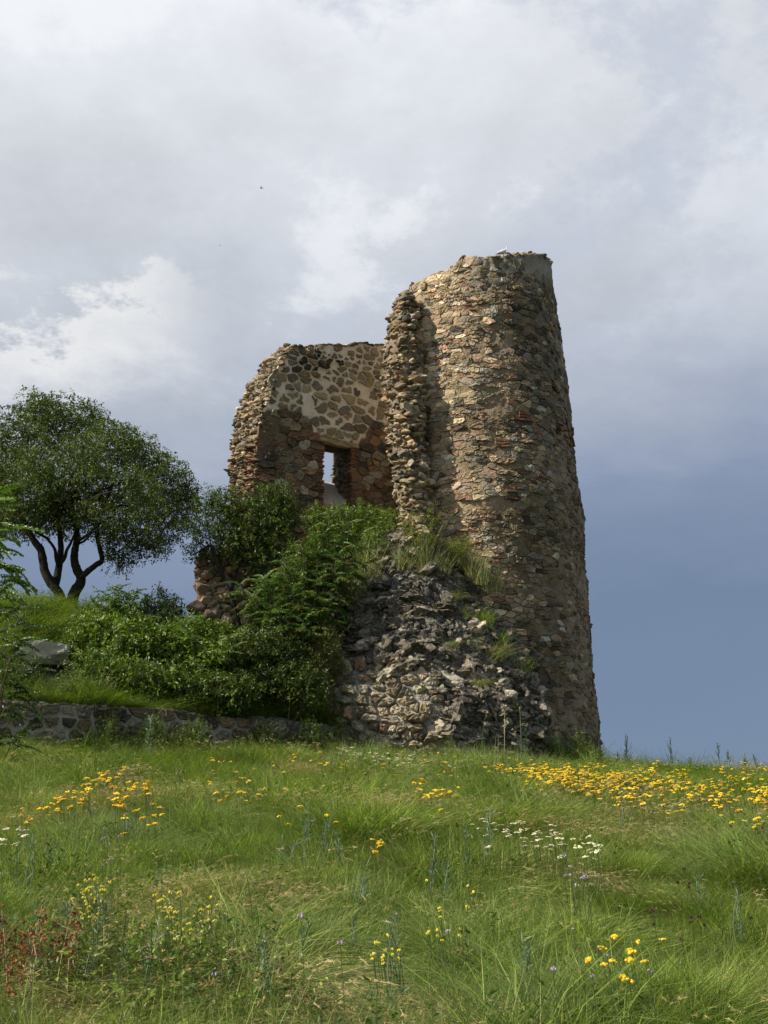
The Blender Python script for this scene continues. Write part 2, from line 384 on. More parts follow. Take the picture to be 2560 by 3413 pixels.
TAN = (.40, .30, .175); BROWN = (.25, .175, .10); GREY = (.24, .215, .17); RED = (.25, .105, .06); OLIVE = (.20, .175, .10); PALE = (.46, .38, .27); DARK = (.085, .075, .06); ORANGE = (.36, .20, .10)
PAL_TOWER = [TAN, TAN, TAN, TAN, BROWN, BROWN, BROWN, BROWN, GREY, GREY, GREY, OLIVE, OLIVE, (.29, .22, .14), (.29, .22, .14), (.29, .22, .14), (.24, .18, .11), (.24, .18, .11), PALE, (.33, .22, .13), (.33, .22, .13), (.27, .15, .09), DARK]
PAL_TOWER_DK = [GREY, BROWN, DARK, OLIVE, BROWN, GREY, TAN]
PAL_OLDWALL = [BROWN, (.15, .10, .065), DARK, GREY, OLIVE, (.19, .10, .06), (.24, .17, .10)]
PAL_NEWWALL = [(.34, .285, .16), (.31, .27, .165), (.23, .21, .155), (.36, .30, .165), (.28, .25, .16), (.18, .155, .12), (.24, .215, .165), (.32, .27, .15)]
PAL_RUB = [GREY, (.27, .26, .22), DARK, (.15, .14, .115), (.34, .33, .29), (.19, .175, .13), (.13, .12, .10)]
def lay(owner, items, lim, name, mats):
    """items: (V,F,col,size,matindex) in world space; the `lim` largest become single parts, the rest one part"""
    items.sort(key=lambda t: -t[3])
    for V, Fc, c, s, mi in items[:lim]:
        part(name, owner, V, Fc, mats[mi], np.broadcast_to(c, (len(V), 3)), kind=None)
    rest = items[lim:]
    if rest:
        for mi in sorted(set(t[4] for t in rest)):
            V, Fc, C = join([(t[0], t[1], t[2]) for t in rest if t[4] == mi])
            part('small_' + name + 's' if not name.endswith('stone') else 'small_stones', owner, V, Fc, mats[mi], C, kind='stuff')
def scrsize(V):
    u, v = proj(V); return float(max(u.max() - u.min(), 1) * max(v.max() - v.min(), 1))

# ------------------------------------------------------------------ round tower
TX, TY = 2.42, 28.0
sil = [(1838, 880), (1840, 900), (1862, 1050), (1885, 1200), (1905, 1350), (1915, 1480), (1930, 1600), (1945, 1700), (1950, 1850), (1965, 2000), (1980, 2150), (1988, 2300), (2000, 2420), (2008, 2530), (2014, 2620)]
zz, rr = [], []
for (u, v) in sil:
    d = ray(u, v); h2 = d[:2] / np.linalg.norm(d[:2]); c = np.array([TX, TY]); along = c @ h2; foot = h2 * along
    rr.append(np.linalg.norm(foot - c)); zz.append(EYE + d[2] * along / np.linalg.norm(d[:2]))
zz, rr = np.array(zz[::-1]), np.array(rr[::-1])
def TR(th, z):
    th, z = np.broadcast_arrays(np.asarray(th, float), np.asarray(z, float))
    q = P3(np.sin(th) * 2.2, np.cos(th) * 2.2, z * .55)
    R_ = np.interp(z, zz, rr) - 0.05 + 0.07 * vn(q, 21) + 0.035 * vn(q * 3.1, 22); sn = -np.sin(th)      # the shell is broken off along the stub on the left
    return np.where(sn > .3, np.minimum(R_, 1.66 / np.maximum(sn, .3)), R_)
def TP(th, z, off=0.0):
    r = TR(th, z) + off; return P3(TX + r * np.sin(th), TY - r * np.cos(th), z)
topline = np.array([(1200, 1120), (1290, 1040), (1340, 1005), (1352, 975), (1385, 945), (1430, 920), (1490, 903), (1515, 885), (1540, 862), (1560, 858), (1600, 860), (1645, 860), (1680, 854), (1705, 853), (1750, 845), (1805, 845), (1826, 858), (1840, 885), (1900, 960)], float)
def TZ(th):
    th = np.asarray(th, float); thf = np.where(np.abs(th) > math.pi / 2, np.sign(th) * math.pi - th, th)
    lo = np.full(th.shape, 6.0); hi = np.full(th.shape, 20.0)
    for _ in range(30):
        m = (lo + hi) / 2; u, v = proj(TP(thf, m)); under = v > np.interp(u, topline[:, 0], topline[:, 1]); lo = np.where(under, m, lo); hi = np.where(under, hi, m)
    return lo - np.where(np.abs(th) > math.pi / 2, 0.25, 0.0)
_tt = np.linspace(-math.pi, math.pi, 721); _tz = TZ(_tt)
def TZ(th): return np.interp(th, _tt, _tz)
Z0 = 1.6
tower = thing('ruined_round_tower', 'tall ruined round stone tower of brown rubble masonry tapering to a broken top', 'tower', (TX, TY, 2.2))
NT_, NZ_ = 440, 340
th = np.linspace(-math.pi, math.pi, NT_, endpoint=False); zt = TZ(th)
s = np.linspace(0, 1, NZ_)[:, None]; zg = Z0 + (zt[None] - Z0) * s; tg = np.broadcast_to(th, zg.shape)
off = 0.030 * fbm(P3(np.sin(tg) * 3 * 7, np.cos(tg) * 3 * 7, zg * 9), 31, 4, .65) + 0.045 * np.clip(fbm(P3(np.sin(tg) * 3 * 2.2, np.cos(tg) * 3 * 2.2, zg * 3.4), 32, 4, .6) + .0, -.25, .5) + 0.004
V = TP(tg, zg, off); flat = V.reshape(-1, 3); ii = np.arange(flat.shape[0]).reshape(zg.shape); jj = np.roll(ii, -1, 1)
F = np.stack([ii[:-1], jj[:-1], jj[1:], ii[1:]], -1).reshape(-1, 4)
F = np.concatenate([F[:, [0, 1, 2]], F[:, [0, 2, 3]]])
ctop = np.array([[TX, TY, zt.min() - .2]]); flat = np.vstack([flat, ctop])
F = np.concatenate([F, np.stack([ii[-1], jj[-1], np.full(NT_, len(flat) - 1)], -1)])
u_, v_ = proj(flat)
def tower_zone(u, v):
    """0..1 weights: plastered grey crown, warm left with sunlight painted in, dark weathered right"""
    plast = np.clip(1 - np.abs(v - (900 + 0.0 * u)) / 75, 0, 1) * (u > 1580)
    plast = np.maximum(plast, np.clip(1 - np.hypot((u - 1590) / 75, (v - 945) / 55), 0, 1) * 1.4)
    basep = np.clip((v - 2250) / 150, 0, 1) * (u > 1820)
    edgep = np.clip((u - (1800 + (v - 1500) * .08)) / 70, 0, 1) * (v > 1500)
    warm = np.clip(1 - (u - 1500) / 260, 0, 1)  # sunlit left side of the tower, painted into the colours
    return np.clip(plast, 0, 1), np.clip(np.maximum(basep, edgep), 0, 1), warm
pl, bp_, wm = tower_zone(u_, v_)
mc = (np.array([.21, .16, .105])[None] + wm[:, None] * np.array([.18, .135, .08])) * (1 + .3 * vn(flat * 2.7, 33)[:, None])  # tan mortar, brightened further towards the left to imitate sunlight
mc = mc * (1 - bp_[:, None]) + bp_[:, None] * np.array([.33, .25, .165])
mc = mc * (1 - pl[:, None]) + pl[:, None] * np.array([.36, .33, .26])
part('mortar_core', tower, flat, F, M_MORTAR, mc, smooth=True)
RREF = 2.9
seeds = rows(-2.0 * RREF, 2.1 * RREF, Z0, 15.2, 0.215, 0.112, 0.42)
items = []
for i, poly in cells(seeds, 0.52, 0.46):
    a, b = seeds[i]; t0 = a / RREF
    if b > float(TZ(np.array(t0))) - 0.05: continue
    scl = float(TR(t0, b)) / RREF
    u0, v0 = proj(TP(t0, b)); p0, b0, w0 = tower_zone(u0, v0)
    if random.random() < p0 * 0.28: continue
    if float(vn(np.array([t0 * 6.5, b * 2.0, 9.0]), 36)) > .52 and random.random() < .6: continue
    rim_ = 1 - .55 * max(0, min(1, (abs(t0) - .75) / .5))
    wide = 0.006 + 0.016 * b0 + 0.02 * p0
    area = np.ptp(poly[:, 0]) * np.ptp(poly[:, 1])
    h = random.uniform(.018, .052) * rim_ if b0 < .5 else random.uniform(.008, .03)
    if random.random() < .05 * rim_: h += 0.035
    if p0 > .3: h = .02
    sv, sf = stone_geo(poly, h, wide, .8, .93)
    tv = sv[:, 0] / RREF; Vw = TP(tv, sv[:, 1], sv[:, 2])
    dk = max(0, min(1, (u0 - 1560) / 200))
    c = pick(PAL_TOWER_DK if random.random() < dk * .75 else PAL_TOWER) * (1 + .42 * w0) * (1 + .38 * float(vn(np.array([t0 * 3.2, b * .75, 3.0]), 35)))  # left-hand stones get a brighter colour in place of stronger sun
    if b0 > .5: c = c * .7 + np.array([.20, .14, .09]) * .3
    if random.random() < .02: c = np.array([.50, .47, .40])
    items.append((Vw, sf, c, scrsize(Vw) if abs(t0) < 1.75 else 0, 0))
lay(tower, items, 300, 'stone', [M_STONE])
# loose blocks along the broken rim
rim = []
for k in range(190):
    t0 = random.uniform(-1.9, 1.7); z = float(TZ(np.array(t0))); sz = random.uniform(.05, .15) * np.array([1.3, .9, .55])
    if abs(t0 - (-.1)) < .0: continue
    c0 = TP(t0, z, random.uniform(-.42, -.05)) + np.array([0, 0, random.uniform(-.04, .05)])
    g = rock_geo(sz, rot(random.uniform(-.3, .3), random.uniform(-.3, .3), random.uniform(0, 3.1)))
    rim.append((g[0] + c0, g[1], pick([GREY, TAN, BROWN, RED, (.3, .28, .22)]), 0, 0))
rim.sort(key=lambda t: -np.ptp(t[0][:, 0]))
for V, Fc, c, *_ in rim[:60]: part('rim_stone', tower, V, Fc, M_STONE, np.broadcast_to(c, V.shape))
V, Fc, C = join([(r[0], r[1], r[2]) for r in rim[60:]]); part('small_rim_stones', tower, V, Fc, M_STONE, C, kind='stuff')
# brick inserts: thin red bands near the right edge of the tower
for (u, v, n) in [(1560, 1020, 5), (1690, 1258, 2), (1740, 1390, 4), (1880, 1420, 7), (1900, 1445, 7), (1895, 1470, 6), (1700, 1650, 2), (1665, 1480, 4), (1570, 1830, 2), (1650, 1860, 3), (1790, 1590, 2)]:
    for k in range(n):
        uu, vv = u + random.uniform(-22, 22), v + random.choice([-12, 0, 11]) + random.uniform(-3, 3)
        th0 = np.linspace(-1.4, 1.5, 400); z0_ = np.full(400, 8.0)
        for _ in range(12):
            U, Vv = proj(TP(th0, z0_)); z0_ = z0_ + (Vv - vv) * 0.0075
        t0 = th0[np.argmin(np.abs(U - uu))]; z = z0_[np.argmin(np.abs(U - uu))]
        L, hh = random.uniform(.09, .15), .022
        bx = np.array([(x, y, q) for x in (-L, L) for y in (-hh, hh) for q in (-.08, .075)]) + RG.normal(0, .006, (8, 3))
        Vw = TP(t0 + bx[:, 0] / RREF, z + bx[:, 1], bx[:, 2])
        Fb = np.array([(0, 1, 3, 2), (4, 6, 7, 5), (0, 4, 5, 1), (2, 3, 7, 6), (1, 5, 7, 3), (0, 2, 6, 4)])
        part('brick', tower, Vw, Fb, M_STONE, np.broadcast_to(pick([(.30, .11, .055), (.25, .10, .06)]), (8, 3)))

# ------------------------------------------------------------------ broken wall stub standing against the tower
pil = np.array([  # v, left u, right u, y front
    (1005, 1318, 1372, 25.75), (1030, 1306, 1385, 25.6), (1090, 1290, 1398, 25.45), (1150, 1284, 1404, 25.35), (1215, 1268, 1408, 25.3), (1340, 1284, 1412, 25.2), (1400, 1286, 1414, 25.1),
    (1480, 1280, 1416, 25.05), (1560, 1302, 1420, 25.0), (1640, 1312, 1424, 24.95), (1700, 1325, 1430, 24.9), (1800, 1330, 1440, 24.8), (1950, 1340, 1450, 24.8)], float)
stub = thing('broken_wall_stub', 'jagged vertical stub of a broken wall jutting from the left side of the round tower', 'wall', at(1380, 1950, 25.2))
def PILP(v, ang, off=0.0):
    """v photo row; ang 0..pi sweeps the stub's free end from left-back over the front to the right-back"""
    v = np.asarray(v, float); L = np.interp(v, pil[:, 0], pil[:, 1]) + 10; R = np.interp(v, pil[:, 0], pil[:, 2]); yf = np.interp(v, pil[:, 0], pil[:, 3])
    a = at(L, v, yf + .45); b = at(R, v, yf + .45); c = (a + b) / 2; hw = (b - a)[..., 0] / 2
    r = 1 + 0.0 * ang
    x = c[..., 0] - np.cos(ang) * (hw + off); y = c[..., 1] - np.sin(ang) * (.5 + off)
    return P3(x, y, c[..., 2])
vv_ = np.linspace(1000, 1950, 150)[:, None]; aa_ = np.linspace(-.9, math.pi + .9, 34)[None]
aa2 = np.clip(aa_, 0, math.pi); V = PILP(vv_ + 0 * aa_, aa2 + 0 * vv_)
ext = np.where(aa_ < 0, -aa_, np.where(aa_ > math.pi, aa_ - math.pi, 0)) * 1.3
V[..., 1] += ext; V[..., 0] -= ext * .22 * np.sign(aa_ - 1.5)
V = V + 0.09 * fbm(V * 2.6, 41, 4)[..., None] * np.array([1, -1, 0]) 
ii = np.arange(V[..., 0].size).reshape(V.shape[:2]); F = np.stack([ii[:-1, :-1], ii[1:, :-1], ii[1:, 1:], ii[:-1, 1:]], -1).reshape(-1, 4)
topc = V[0].mean(0) - np.array([0, 0, .05]); flat = np.vstack([V.reshape(-1, 3), topc]); F = np.concatenate([F[:, :3], F[:, [0, 2, 3]], np.array([(ii[0, j], ii[0, j + 1], len(flat) - 1) for j in range(ii.shape[1] - 1)])])
part('mortar_core', stub, flat, F, M_MORTAR, np.broadcast_to(np.array([.26, .20, .135]), flat.shape), smooth=True)
items = []
for k in range(1500):
    v = random.uniform(1002, 1900); a = random.uniform(-.5, math.pi + .1); q = PILP(np.array(v), np.array(min(max(a, 0), math.pi)), random.uniform(-.05, .03))
    if a > math.pi: q[1] += random.random() * .5
    if a < 0: q[1] += -a * 1.7; q[0] += -a * .30
    n = np.array([-math.cos(a), -math.sin(a), 0.0]); s0 = random.uniform(.035, .09) * (1.9 if random.random() < .2 else 1)
    sz = np.array([s0 * random.uniform(.8, 1.6), s0 * random.uniform(.8, 1.3), s0 * random.uniform(.35, .85)])
    g = rock_geo(sz, rot(random.gauss(0, .22), random.gauss(0, .22), random.uniform(0, 3.14)), 7, ICO1, .12, .45)
    items.append((g[0] + q, g[1], pick([TAN, BROWN, GREY, TAN, OLIVE, PALE, DARK, ORANGE]), scrsize(g[0] + q), 0))
lay(stub, items, 300, 'stone', [M_STONE])

# ------------------------------------------------------------------ wall with the window
AL = rad(30); TT = np.array([math.cos(AL), math.sin(AL), 0]); NN = np.array([math.sin(AL), -math.cos(AL), 0]); THK = 1.5
W0 = at(1075, 1600, 27.6)          # front edge of the window's left jamb
def wz(u, v): h = plane_hit(u, v, W0, NN); return (h - W0) @ TT, h[..., 2]
def wzb(u, v): h = plane_hit(u, v, W0 - NN * THK, NN); return (h - W0 + NN * THK) @ TT, h[..., 2]
cl = np.array([(972, 1152), (930, 1215), (915, 1260), (905, 1300), (880, 1360), (866, 1400), (860, 1450), (856, 1500), (850, 1580), (845, 1640), (840, 1760), (835, 2000)], float)
bk = np.array([(925, 1178), (886, 1200), (862, 1255), (838, 1280), (812, 1335), (786, 1400), (784, 1425), (772, 1500), (768, 1560), (768, 1620), (765, 1760), (760, 2000)], float)
ca, cz = wz(cl[:, 0], cl[:, 1]); o_ = np.argsort(cz); ca, cz = ca[o_], cz[o_]
ba, bz = wzb(bk[:, 0], bk[:, 1]); o_ = np.argsort(bz); ba, bz = ba[o_], bz[o_]
def CA(z): return np.interp(z, cz, ca)
def BA(z): return np.interp(z, bz, ba)
wa0 = 0.0; wa1, _ = wz(1172, 1560); _, wzt = wz(1075, 1476); _, wzs = wz(1078, 1690)
vb1, _ = wzb(1110, 1550); _, wzsb = wzb(1090, 1606); wztb = float(wzb(1090, 1499)[1]); vb0 = 0.10 * 0 + vb1 - 0.62; RA, _ = wz(1400, 1500)
wa1, wzt, wzs, vb1, wzsb = map(float, (wa1, wzt, wzs, vb1, wzsb))
tl = np.array([(930, 1200), (972, 1152), (1010, 1156), (1045, 1153), (1085, 1147), (1135, 1151), (1180, 1151), (1186, 1144), (1222, 1143), (1228, 1150), (1290, 1149), (1400, 1150)], float)
ta, tz = wz(tl[:, 0], tl[:, 1])
def WT(a): return np.interp(a, ta, tz)
def A_of(s, z, back):
    L = BA(z) if back else CA(z); x0 = vb0 if back else wa0; x1 = vb1 if back else wa1
    return np.where(s < .4, L + (x0 - L) * s / .4, np.where(s < .5, x0 + (x1 - x0) * (s - .4) / .1, x1 + (RA - x1) * (s - .5) / .5))
s1 = np.unique(np.concatenate([np.linspace(0, .4, 34), np.linspace(.4, .5, 11), np.linspace(.5, 1, 44)]))
zb = 5.2; z1 = np.unique(np.concatenate([np.linspace(zb, wzs, 22), np.linspace(wzs, wzt, 18), np.linspace(wzt, float(tz.max()) + .02, 36)]))
def zmap(z, back): 
    return np.interp(z, [zb, wzs, wzt, 30], [zb, wzsb, wztb, 30 + wztb - wzt]) if back else z
Sg, Zg = np.meshgrid(s1, z1); Af = A_of(Sg, Zg, False); ok = Zg <= WT(Af) + .02
win = (Sg >= .4 - 1e-9) & (Sg <= .5 + 1e-9) & (Zg >= wzs - 1e-9) & (Zg <= wzt + 1e-9)
qok = ok[:-1, :-1] | ok[1:, 1:] ; qok = (Zg[:-1, :-1] + Zg[1:, 1:]) / 2 < WT((Af[:-1, :-1] + Af[1:, 1:]) / 2)
sm, zm = (Sg[:-1, :-1] + Sg[1:, 1:]) / 2, (Zg[:-1, :-1] + Zg[1:, 1:]) / 2
qwin = (sm > .4) & (sm < .5) & (zm > wzs) & (zm < wzt); q_ = qok & ~qwin
nl = 6; LAY = []
div = np.array([(700, 1385), (860, 1388), (890, 1362), (960, 1366), (1000, 1382), (1030, 1400), (1045, 1440), (1060, 1478), (1190, 1478), (1215, 1470), (1230, 1422), (1300, 1428), (1500, 1428)], float)
def is_new(u, v): return v < np.interp(u, div[:, 0], div[:, 1]) + 12 * vn(P3(u / 17, v / 17), 5)
def is_new_early(P_):
    u, v = proj(P_); return is_new(u, v)
for k in range(nl):
    f = k / (nl - 1); a = A_of(Sg, Zg, False) * (1 - f) + A_of(Sg, zmap(Zg, True), True) * f; z = Zg * (1 - f) + zmap(Zg, True) * f
    P_ = W0[None, None] + a[..., None] * TT - NN * THK * f; P_[..., 2] = z
    d = 0.035 * fbm(P_ * 3.3, 51, 3) if k == 0 else 0.06 * fbm(P_ * 3.3, 52, 3)
    if k == 0: P_ = P_ + (d + np.where(is_new_early(P_), 0.0, .040 * fbm(P_ * 3.2, 57, 4, .6) + .008))[..., None] * NN
    else: P_ = P_ + d[..., None] * TT * np.where(np.abs(Sg - .45) < .051, .3, 1.0)[..., None]
    LAY.append(P_)
NV = Sg.size; idx = np.arange(NV).reshape(Sg.shape); F = []
Vall = np.concatenate([l.reshape(-1, 3) for l in LAY])
for r, c in zip(*np.where(q_)):
    a, b, d, e2 = idx[r, c], idx[r, c + 1], idx[r + 1, c + 1], idx[r + 1, c]
    F += [(a, b, d, e2), tuple(np.array((a, e2, d, b)) + NV * (nl - 1))]
    for (p, q, rr2, cc2) in ((a, b, r - 1, c), (b, d, r, c + 1), (d, e2, r + 1, c), (e2, a, r, c - 1)):
        inside = 0 <= rr2 < q_.shape[0] and 0 <= cc2 < q_.shape[1] and q_[rr2, cc2]
        if not inside:
            for k in range(nl - 1): F.append((p + NV * k, p + NV * (k + 1), q + NV * (k + 1), q + NV * k))
uw, vw = proj(Vall)
div = np.array([(700, 1385), (860, 1388), (890, 1362), (960, 1366), (1000, 1382), (1030, 1400), (1045, 1440), (1060, 1478), (1190, 1478), (1215, 1470), (1230, 1422), (1300, 1428), (1500, 1428)], float)
def is_new(u, v): return v < np.interp(u, div[:, 0], div[:, 1]) + 12 * vn(P3(u / 17, v / 17), 5)
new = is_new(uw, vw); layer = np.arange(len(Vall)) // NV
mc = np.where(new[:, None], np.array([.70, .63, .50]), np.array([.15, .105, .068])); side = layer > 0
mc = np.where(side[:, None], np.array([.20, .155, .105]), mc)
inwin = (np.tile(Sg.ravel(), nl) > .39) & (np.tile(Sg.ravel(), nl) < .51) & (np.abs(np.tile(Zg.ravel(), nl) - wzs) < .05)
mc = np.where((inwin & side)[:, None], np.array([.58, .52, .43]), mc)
wwall = thing('ruined_window_wall', 'ruined stone wall with one narrow window opening and brick jambs, left of the tower', 'wall', (W0[0], W0[1], 6.0))
Fq = np.array(F); part('mortar_core', wwall, Vall, np.concatenate([Fq[:, :3], Fq[:, [0, 2, 3]]]), M_PALE, mc, smooth=False)
def WPT(a, z, off): return W0 * np.array([1, 1, 0]) + a[..., None] * TT + off[..., None] * NN + P3(0 * z, 0 * z, z)
items = []
def in_win(a, z, g=0.0): return (wa0 - g < a < wa1 + g) and (wzs - 1 < z < wzt + g)
seeds = np.vstack([rows(-3.4, float(RA), 8.9, float(tz.max()), 0.31, 0.215, .42)])
for i, poly in cells(seeds, 0.75, 0.8):
    a, z = seeds[i]; P0 = W0 + a * TT; P0[2] = z; u0, v0 = proj(P0)
    if not is_new(u0, v0): continue
    if random.random() < .08: continue
    if z > WT(a) - .04 or a < CA(z) + .06 or in_win(a, z, .12) or (wa0 - .15 < a < wa1 + .15 and z < wzt + .16 and z > wzt): continue
    dark = (np.hypot((u0 - 1035) / 55, (v0 - 1215) / 52) < 1) or (np.hypot((u0 - 1105) / 30, (v0 - 1215) / 20) < 1)
    sv, sf = stone_geo(poly, random.uniform(.06, .10) if dark else random.uniform(.026, .046), random.uniform(.012, .065), 1.3, .94)
    c = pick([DARK, (.06, .055, .045), BROWN]) if dark else pick(PAL_NEWWALL, .16) * .85
    Vw = WPT(sv[:, 0], sv[:, 1], sv[:, 2]); items.append((Vw, sf, c, scrsize(Vw), 1))
seeds = rows(-3.6, float(RA), 5.4, float(tz.max()), 0.26, 0.16, .32)
for i, poly in cells(seeds, 0.65, 0.6):
    a, z = seeds[i]; P0 = W0 + a * TT; P0[2] = z; u0, v0 = proj(P0)
    if is_new(u0, v0) or z > WT(a) - .04 or a < CA(z) + .17 or in_win(a, z, .15): continue
    sv, sf = stone_geo(poly, random.uniform(.03, .075), .004, 1.3)
    Vw = WPT(sv[:, 0], sv[:, 1], sv[:, 2]); c = pick(PAL_OLDWALL); 
    if random.random() < .04: c = np.array([.42, .38, .32])
    items.append((Vw, sf, c, scrsize(Vw), 0))
lay(wwall, items, 300, 'stone', [M_STONE, M_CLEAN])
# cap stones along the wall's top
for k in range(26):
    a = float(ca[-1]) + .1 + k * .17; z = float(WT(a))
    if a > RA: break
    g = rock_geo((random.uniform(.12, .19), .3, random.uniform(.03, .06)), rot(0, random.gauss(0, .06), AL), 5)
    part('cap_stone', wwall, g[0] + W0 * np.array([1, 1, 0]) + a * TT - NN * .2 + np.array([0, 0, z + .0]), g[1], M_CLEAN, np.broadcast_to(pick([GREY, (.14, .13, .11), (.28, .25, .19)]), g[0].shape))
# lintel
def boxgeo(a0, a1, z0, z1, o0, o1, jit=.0):
    b = np.array([(a, z, o) for a in (a0, a1) for z in (z0, z1) for o in (o0, o1)]) + RG.normal(0, max(jit, 1e-4), (8, 3))
    V = WPT(b[:, 0], b[:, 1], b[:, 2]); return V, np.array([(0, 1, 3), (0, 3, 2), (4, 6, 7), (4, 7, 5), (0, 4, 5), (0, 5, 1), (2, 3, 7), (2, 7, 6), (1, 5, 7), (1, 7, 3), (0, 2, 6), (0, 6, 4)])
lp = np.array([(-.13, 0), (-.10, .17), (.2, .18), (.45, .15), (.75, .14), (.98, .10), (1.0, .01), (.5, -.02)]) * np.array([(wa1 + .25) / 1.0, 1.0]) + np.array([0, wzt])
lv, lf = stone_geo(lp, .085, .004, .4, .92); part('lintel', wwall, WPT(lv[:, 0], lv[:, 1], lv[:, 2]), lf, M_CLEAN, np.broadcast_to(np.array([.34, .285, .18]), lv.shape))
for k, (o0, o1) in enumerate([(-.03, -.55), (-.58, -1.0), (-1.03, -1.45)]):
    V, Fb = boxgeo(-.25, wa1 + .15, wzt + .0 + (wztb - wzt) * (k + .3) / 3, wzt + .14 + (wztb - wzt) * (k + .3) / 3, o1, o0, .008); part('lintel_beam', wwall, V, Fb, M_STONE, np.broadcast_to(np.array([.13, .09, .055]), V.shape))
# brick jambs and the brick corner
BR = [(.24, .095, .052), (.19, .08, .05), (.27, .125, .075), (.14, .075, .05), (.17, .12, .08)]
def bricks(a_of, zlo, zhi, wmin, wmax, odep, skip=.12, both=True):
    z = zlo
    while z < zhi:
        h = random.uniform(.026, .036)
        if random.random() > skip:
            w_ = random.uniform(wmin, wmax); a = a_of(z); a0, a1 = (a - w_, a + .035) if both < 0 else (a - .035, a + w_)
            V, Fb = boxgeo(a0 + random.gauss(0, .012), a1 + random.gauss(0, .012), z, z + h, -odep, random.uniform(.0, .045), .006)
            part('brick', wwall, V, Fb, M_STONE, np.broadcast_to(pick(BR, .2), V.shape))
        z += h + random.uniform(.012, .026)
bricks(lambda z: wa0, wzs - .1, wzt - .02, .07, .22, .3, .10, -1)
bricks(lambda z: wa1, wzs - .3, wzt - .02, .06, .22, .3, .08, 1)
zc0 = float(wz(852, 1660)[1]); zc1 = float(wz(852, 1475)[1])
bricks(lambda z: CA(z) + .02, zc0, zc1 - .1, .06, .15, .22, .35, 1)
# stones of the right-hand reveal inside the window, and of the broken left end
items = []
for k in range(220):
    f = random.uniform(.12, 1.0); z = random.uniform(wzs - .4, wzt); a = (wa1 * (1 - f) + vb1 * f) + .02
    if z < (wzs * (1 - f) + wzsb * f): continue
    s0 = random.uniform(.05, .10); g = rock_geo((s0 * .7, s0 * 1.7, s0 * .6), rot(0, 0, AL + .3) @ rot(random.gauss(0, .1), random.gauss(0, .1), 0), 7)
    q = W0 + a * TT - NN * THK * f; q[2] = z; items.append((g[0] + q, g[1], pick([GREY, DARK, BROWN, (.13, .11, .09)]), scrsize(g[0]) if 0 else 1, 0))
lay(wwall, items, 60, 'reveal_stone', [M_STONE])
items = []
for k in range(1700):
    f = random.uniform(-.02, 1.02); z = random.uniform(6.2, float(cz[-1]) + .1)
    a = CA(z) * (1 - f) + BA(z) * f + random.uniform(-.06, .05); q = W0 + a * TT - NN * THK * f; q[2] = z
    s0 = random.uniform(.04, .09) * (1.7 if random.random() < .12 else 1)
    thin = .35 if z < zc1 else .6
    g = rock_geo((s0 * random.uniform(.9, 1.5), s0 * random.uniform(.9, 1.6), s0 * random.uniform(thin, thin + .25)), rot(random.gauss(0, .12), random.gauss(0, .15) - .12, random.uniform(0, 3.1)), 7, ICO1, .12, .45)
    u0, v0 = proj(q)
    c = pick(BR + [TAN, BROWN]) if (z < zc1 and f < .35) else pick([TAN, BROWN, GREY, OLIVE, DARK, BROWN, (.3, .25, .17)])
    items.append((g[0] + q, g[1], c, scrsize(g[0] + q), 0))
lay(wwall, items, 300, 'end_stone', [M_STONE])

# ------------------------------------------------------------------ collapsed masonry in front of the tower
Lr = np.array([(1760, 1330), (1790, 1262), (1850, 1236), (1930, 1190), (2000, 1150), (2060, 1128), (2110, 1150), (2170, 1140), (2230, 1105), (2300, 1085), (2400, 1084), (2440, 1130), (2520, 1145), (2620, 1150)], float)
Rr = np.array([(1760, 1400), (1800, 1480), (1850, 1590), (1900, 1640), (2000, 1690), (2100, 1735), (2200, 1770), (2300, 1800), (2400, 1812), (2620, 1830)], float)
Yr = np.array([(1760, 25.1), (1850, 24.8), (1950, 24.3), (2050, 23.95), (2150, 23.6), (2260, 23.15), (2300, 22.9), (2450, 22.7), (2620, 22.6)], float)
def RB(t, v, off=0.0):
    t, v = np.broadcast_arrays(np.asarray(t, float), np.asarray(v, float))
    L = np.interp(v, Lr[:, 0], Lr[:, 1]); R = np.interp(v, Rr[:, 0], Rr[:, 1]); y = np.interp(v, Yr[:, 0], Yr[:, 1])
    tc_ = np.clip(t, 0, 1); u = L + (R - L) * tc_ ; yy = y + 1.1 * np.abs(2 * tc_ - .9) ** 2.6
    yy = yy + np.where(tc_ > .5, (tc_ - .5) * 1.2 * sst(2450 - v, 0, 500), 0)
    p = at(u, v, yy); ex = np.maximum(-t, 0) + np.maximum(t - 1, 0)
    p[..., 1] += ex * 9; p[..., 0] += ex * np.where(t < 0, .9, .5); 
    d = 0.20 * fbm(p * 1.5, 61, 3) + 0.09 * fbm(p * np.array([3, 3, 7.]), 62, 3) + off
    return p + d[..., None] * nrm(np.array([-.25, -1, .45]))
rub = thing('collapsed_masonry_mound', 'craggy mound of collapsed grey lichened masonry sloping against the foot of the tower', 'ruin', at(1400, 2540, 23.4))
tg, vg = np.meshgrid(np.linspace(-.28, 1.18, 260), np.linspace(1765, 2600, 300)); V = RB(tg, vg)
ii = np.arange(V[..., 0].size).reshape(V.shape[:2]); F = np.stack([ii[:-1, :-1], ii[1:, :-1], ii[1:, 1:], ii[:-1, 1:]], -1).reshape(-1, 4)
rdg = 1 - np.abs(fbm(V * np.array([4.5, 4.5, 7]), 63, 4, .6)) * 2.6
_, v0_ = proj(V); lowf = 1 - .75 * sst(v0_, 2200, 2280)
V = V + (0.12 * lowf * rdg + .035 * lowf * fbm(V * 14, 64, 2))[..., None] * np.array([0, -1, .3])
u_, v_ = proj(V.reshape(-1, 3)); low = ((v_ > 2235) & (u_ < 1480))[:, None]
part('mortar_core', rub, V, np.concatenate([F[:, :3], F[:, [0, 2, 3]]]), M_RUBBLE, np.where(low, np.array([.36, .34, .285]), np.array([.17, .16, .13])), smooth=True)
items = []
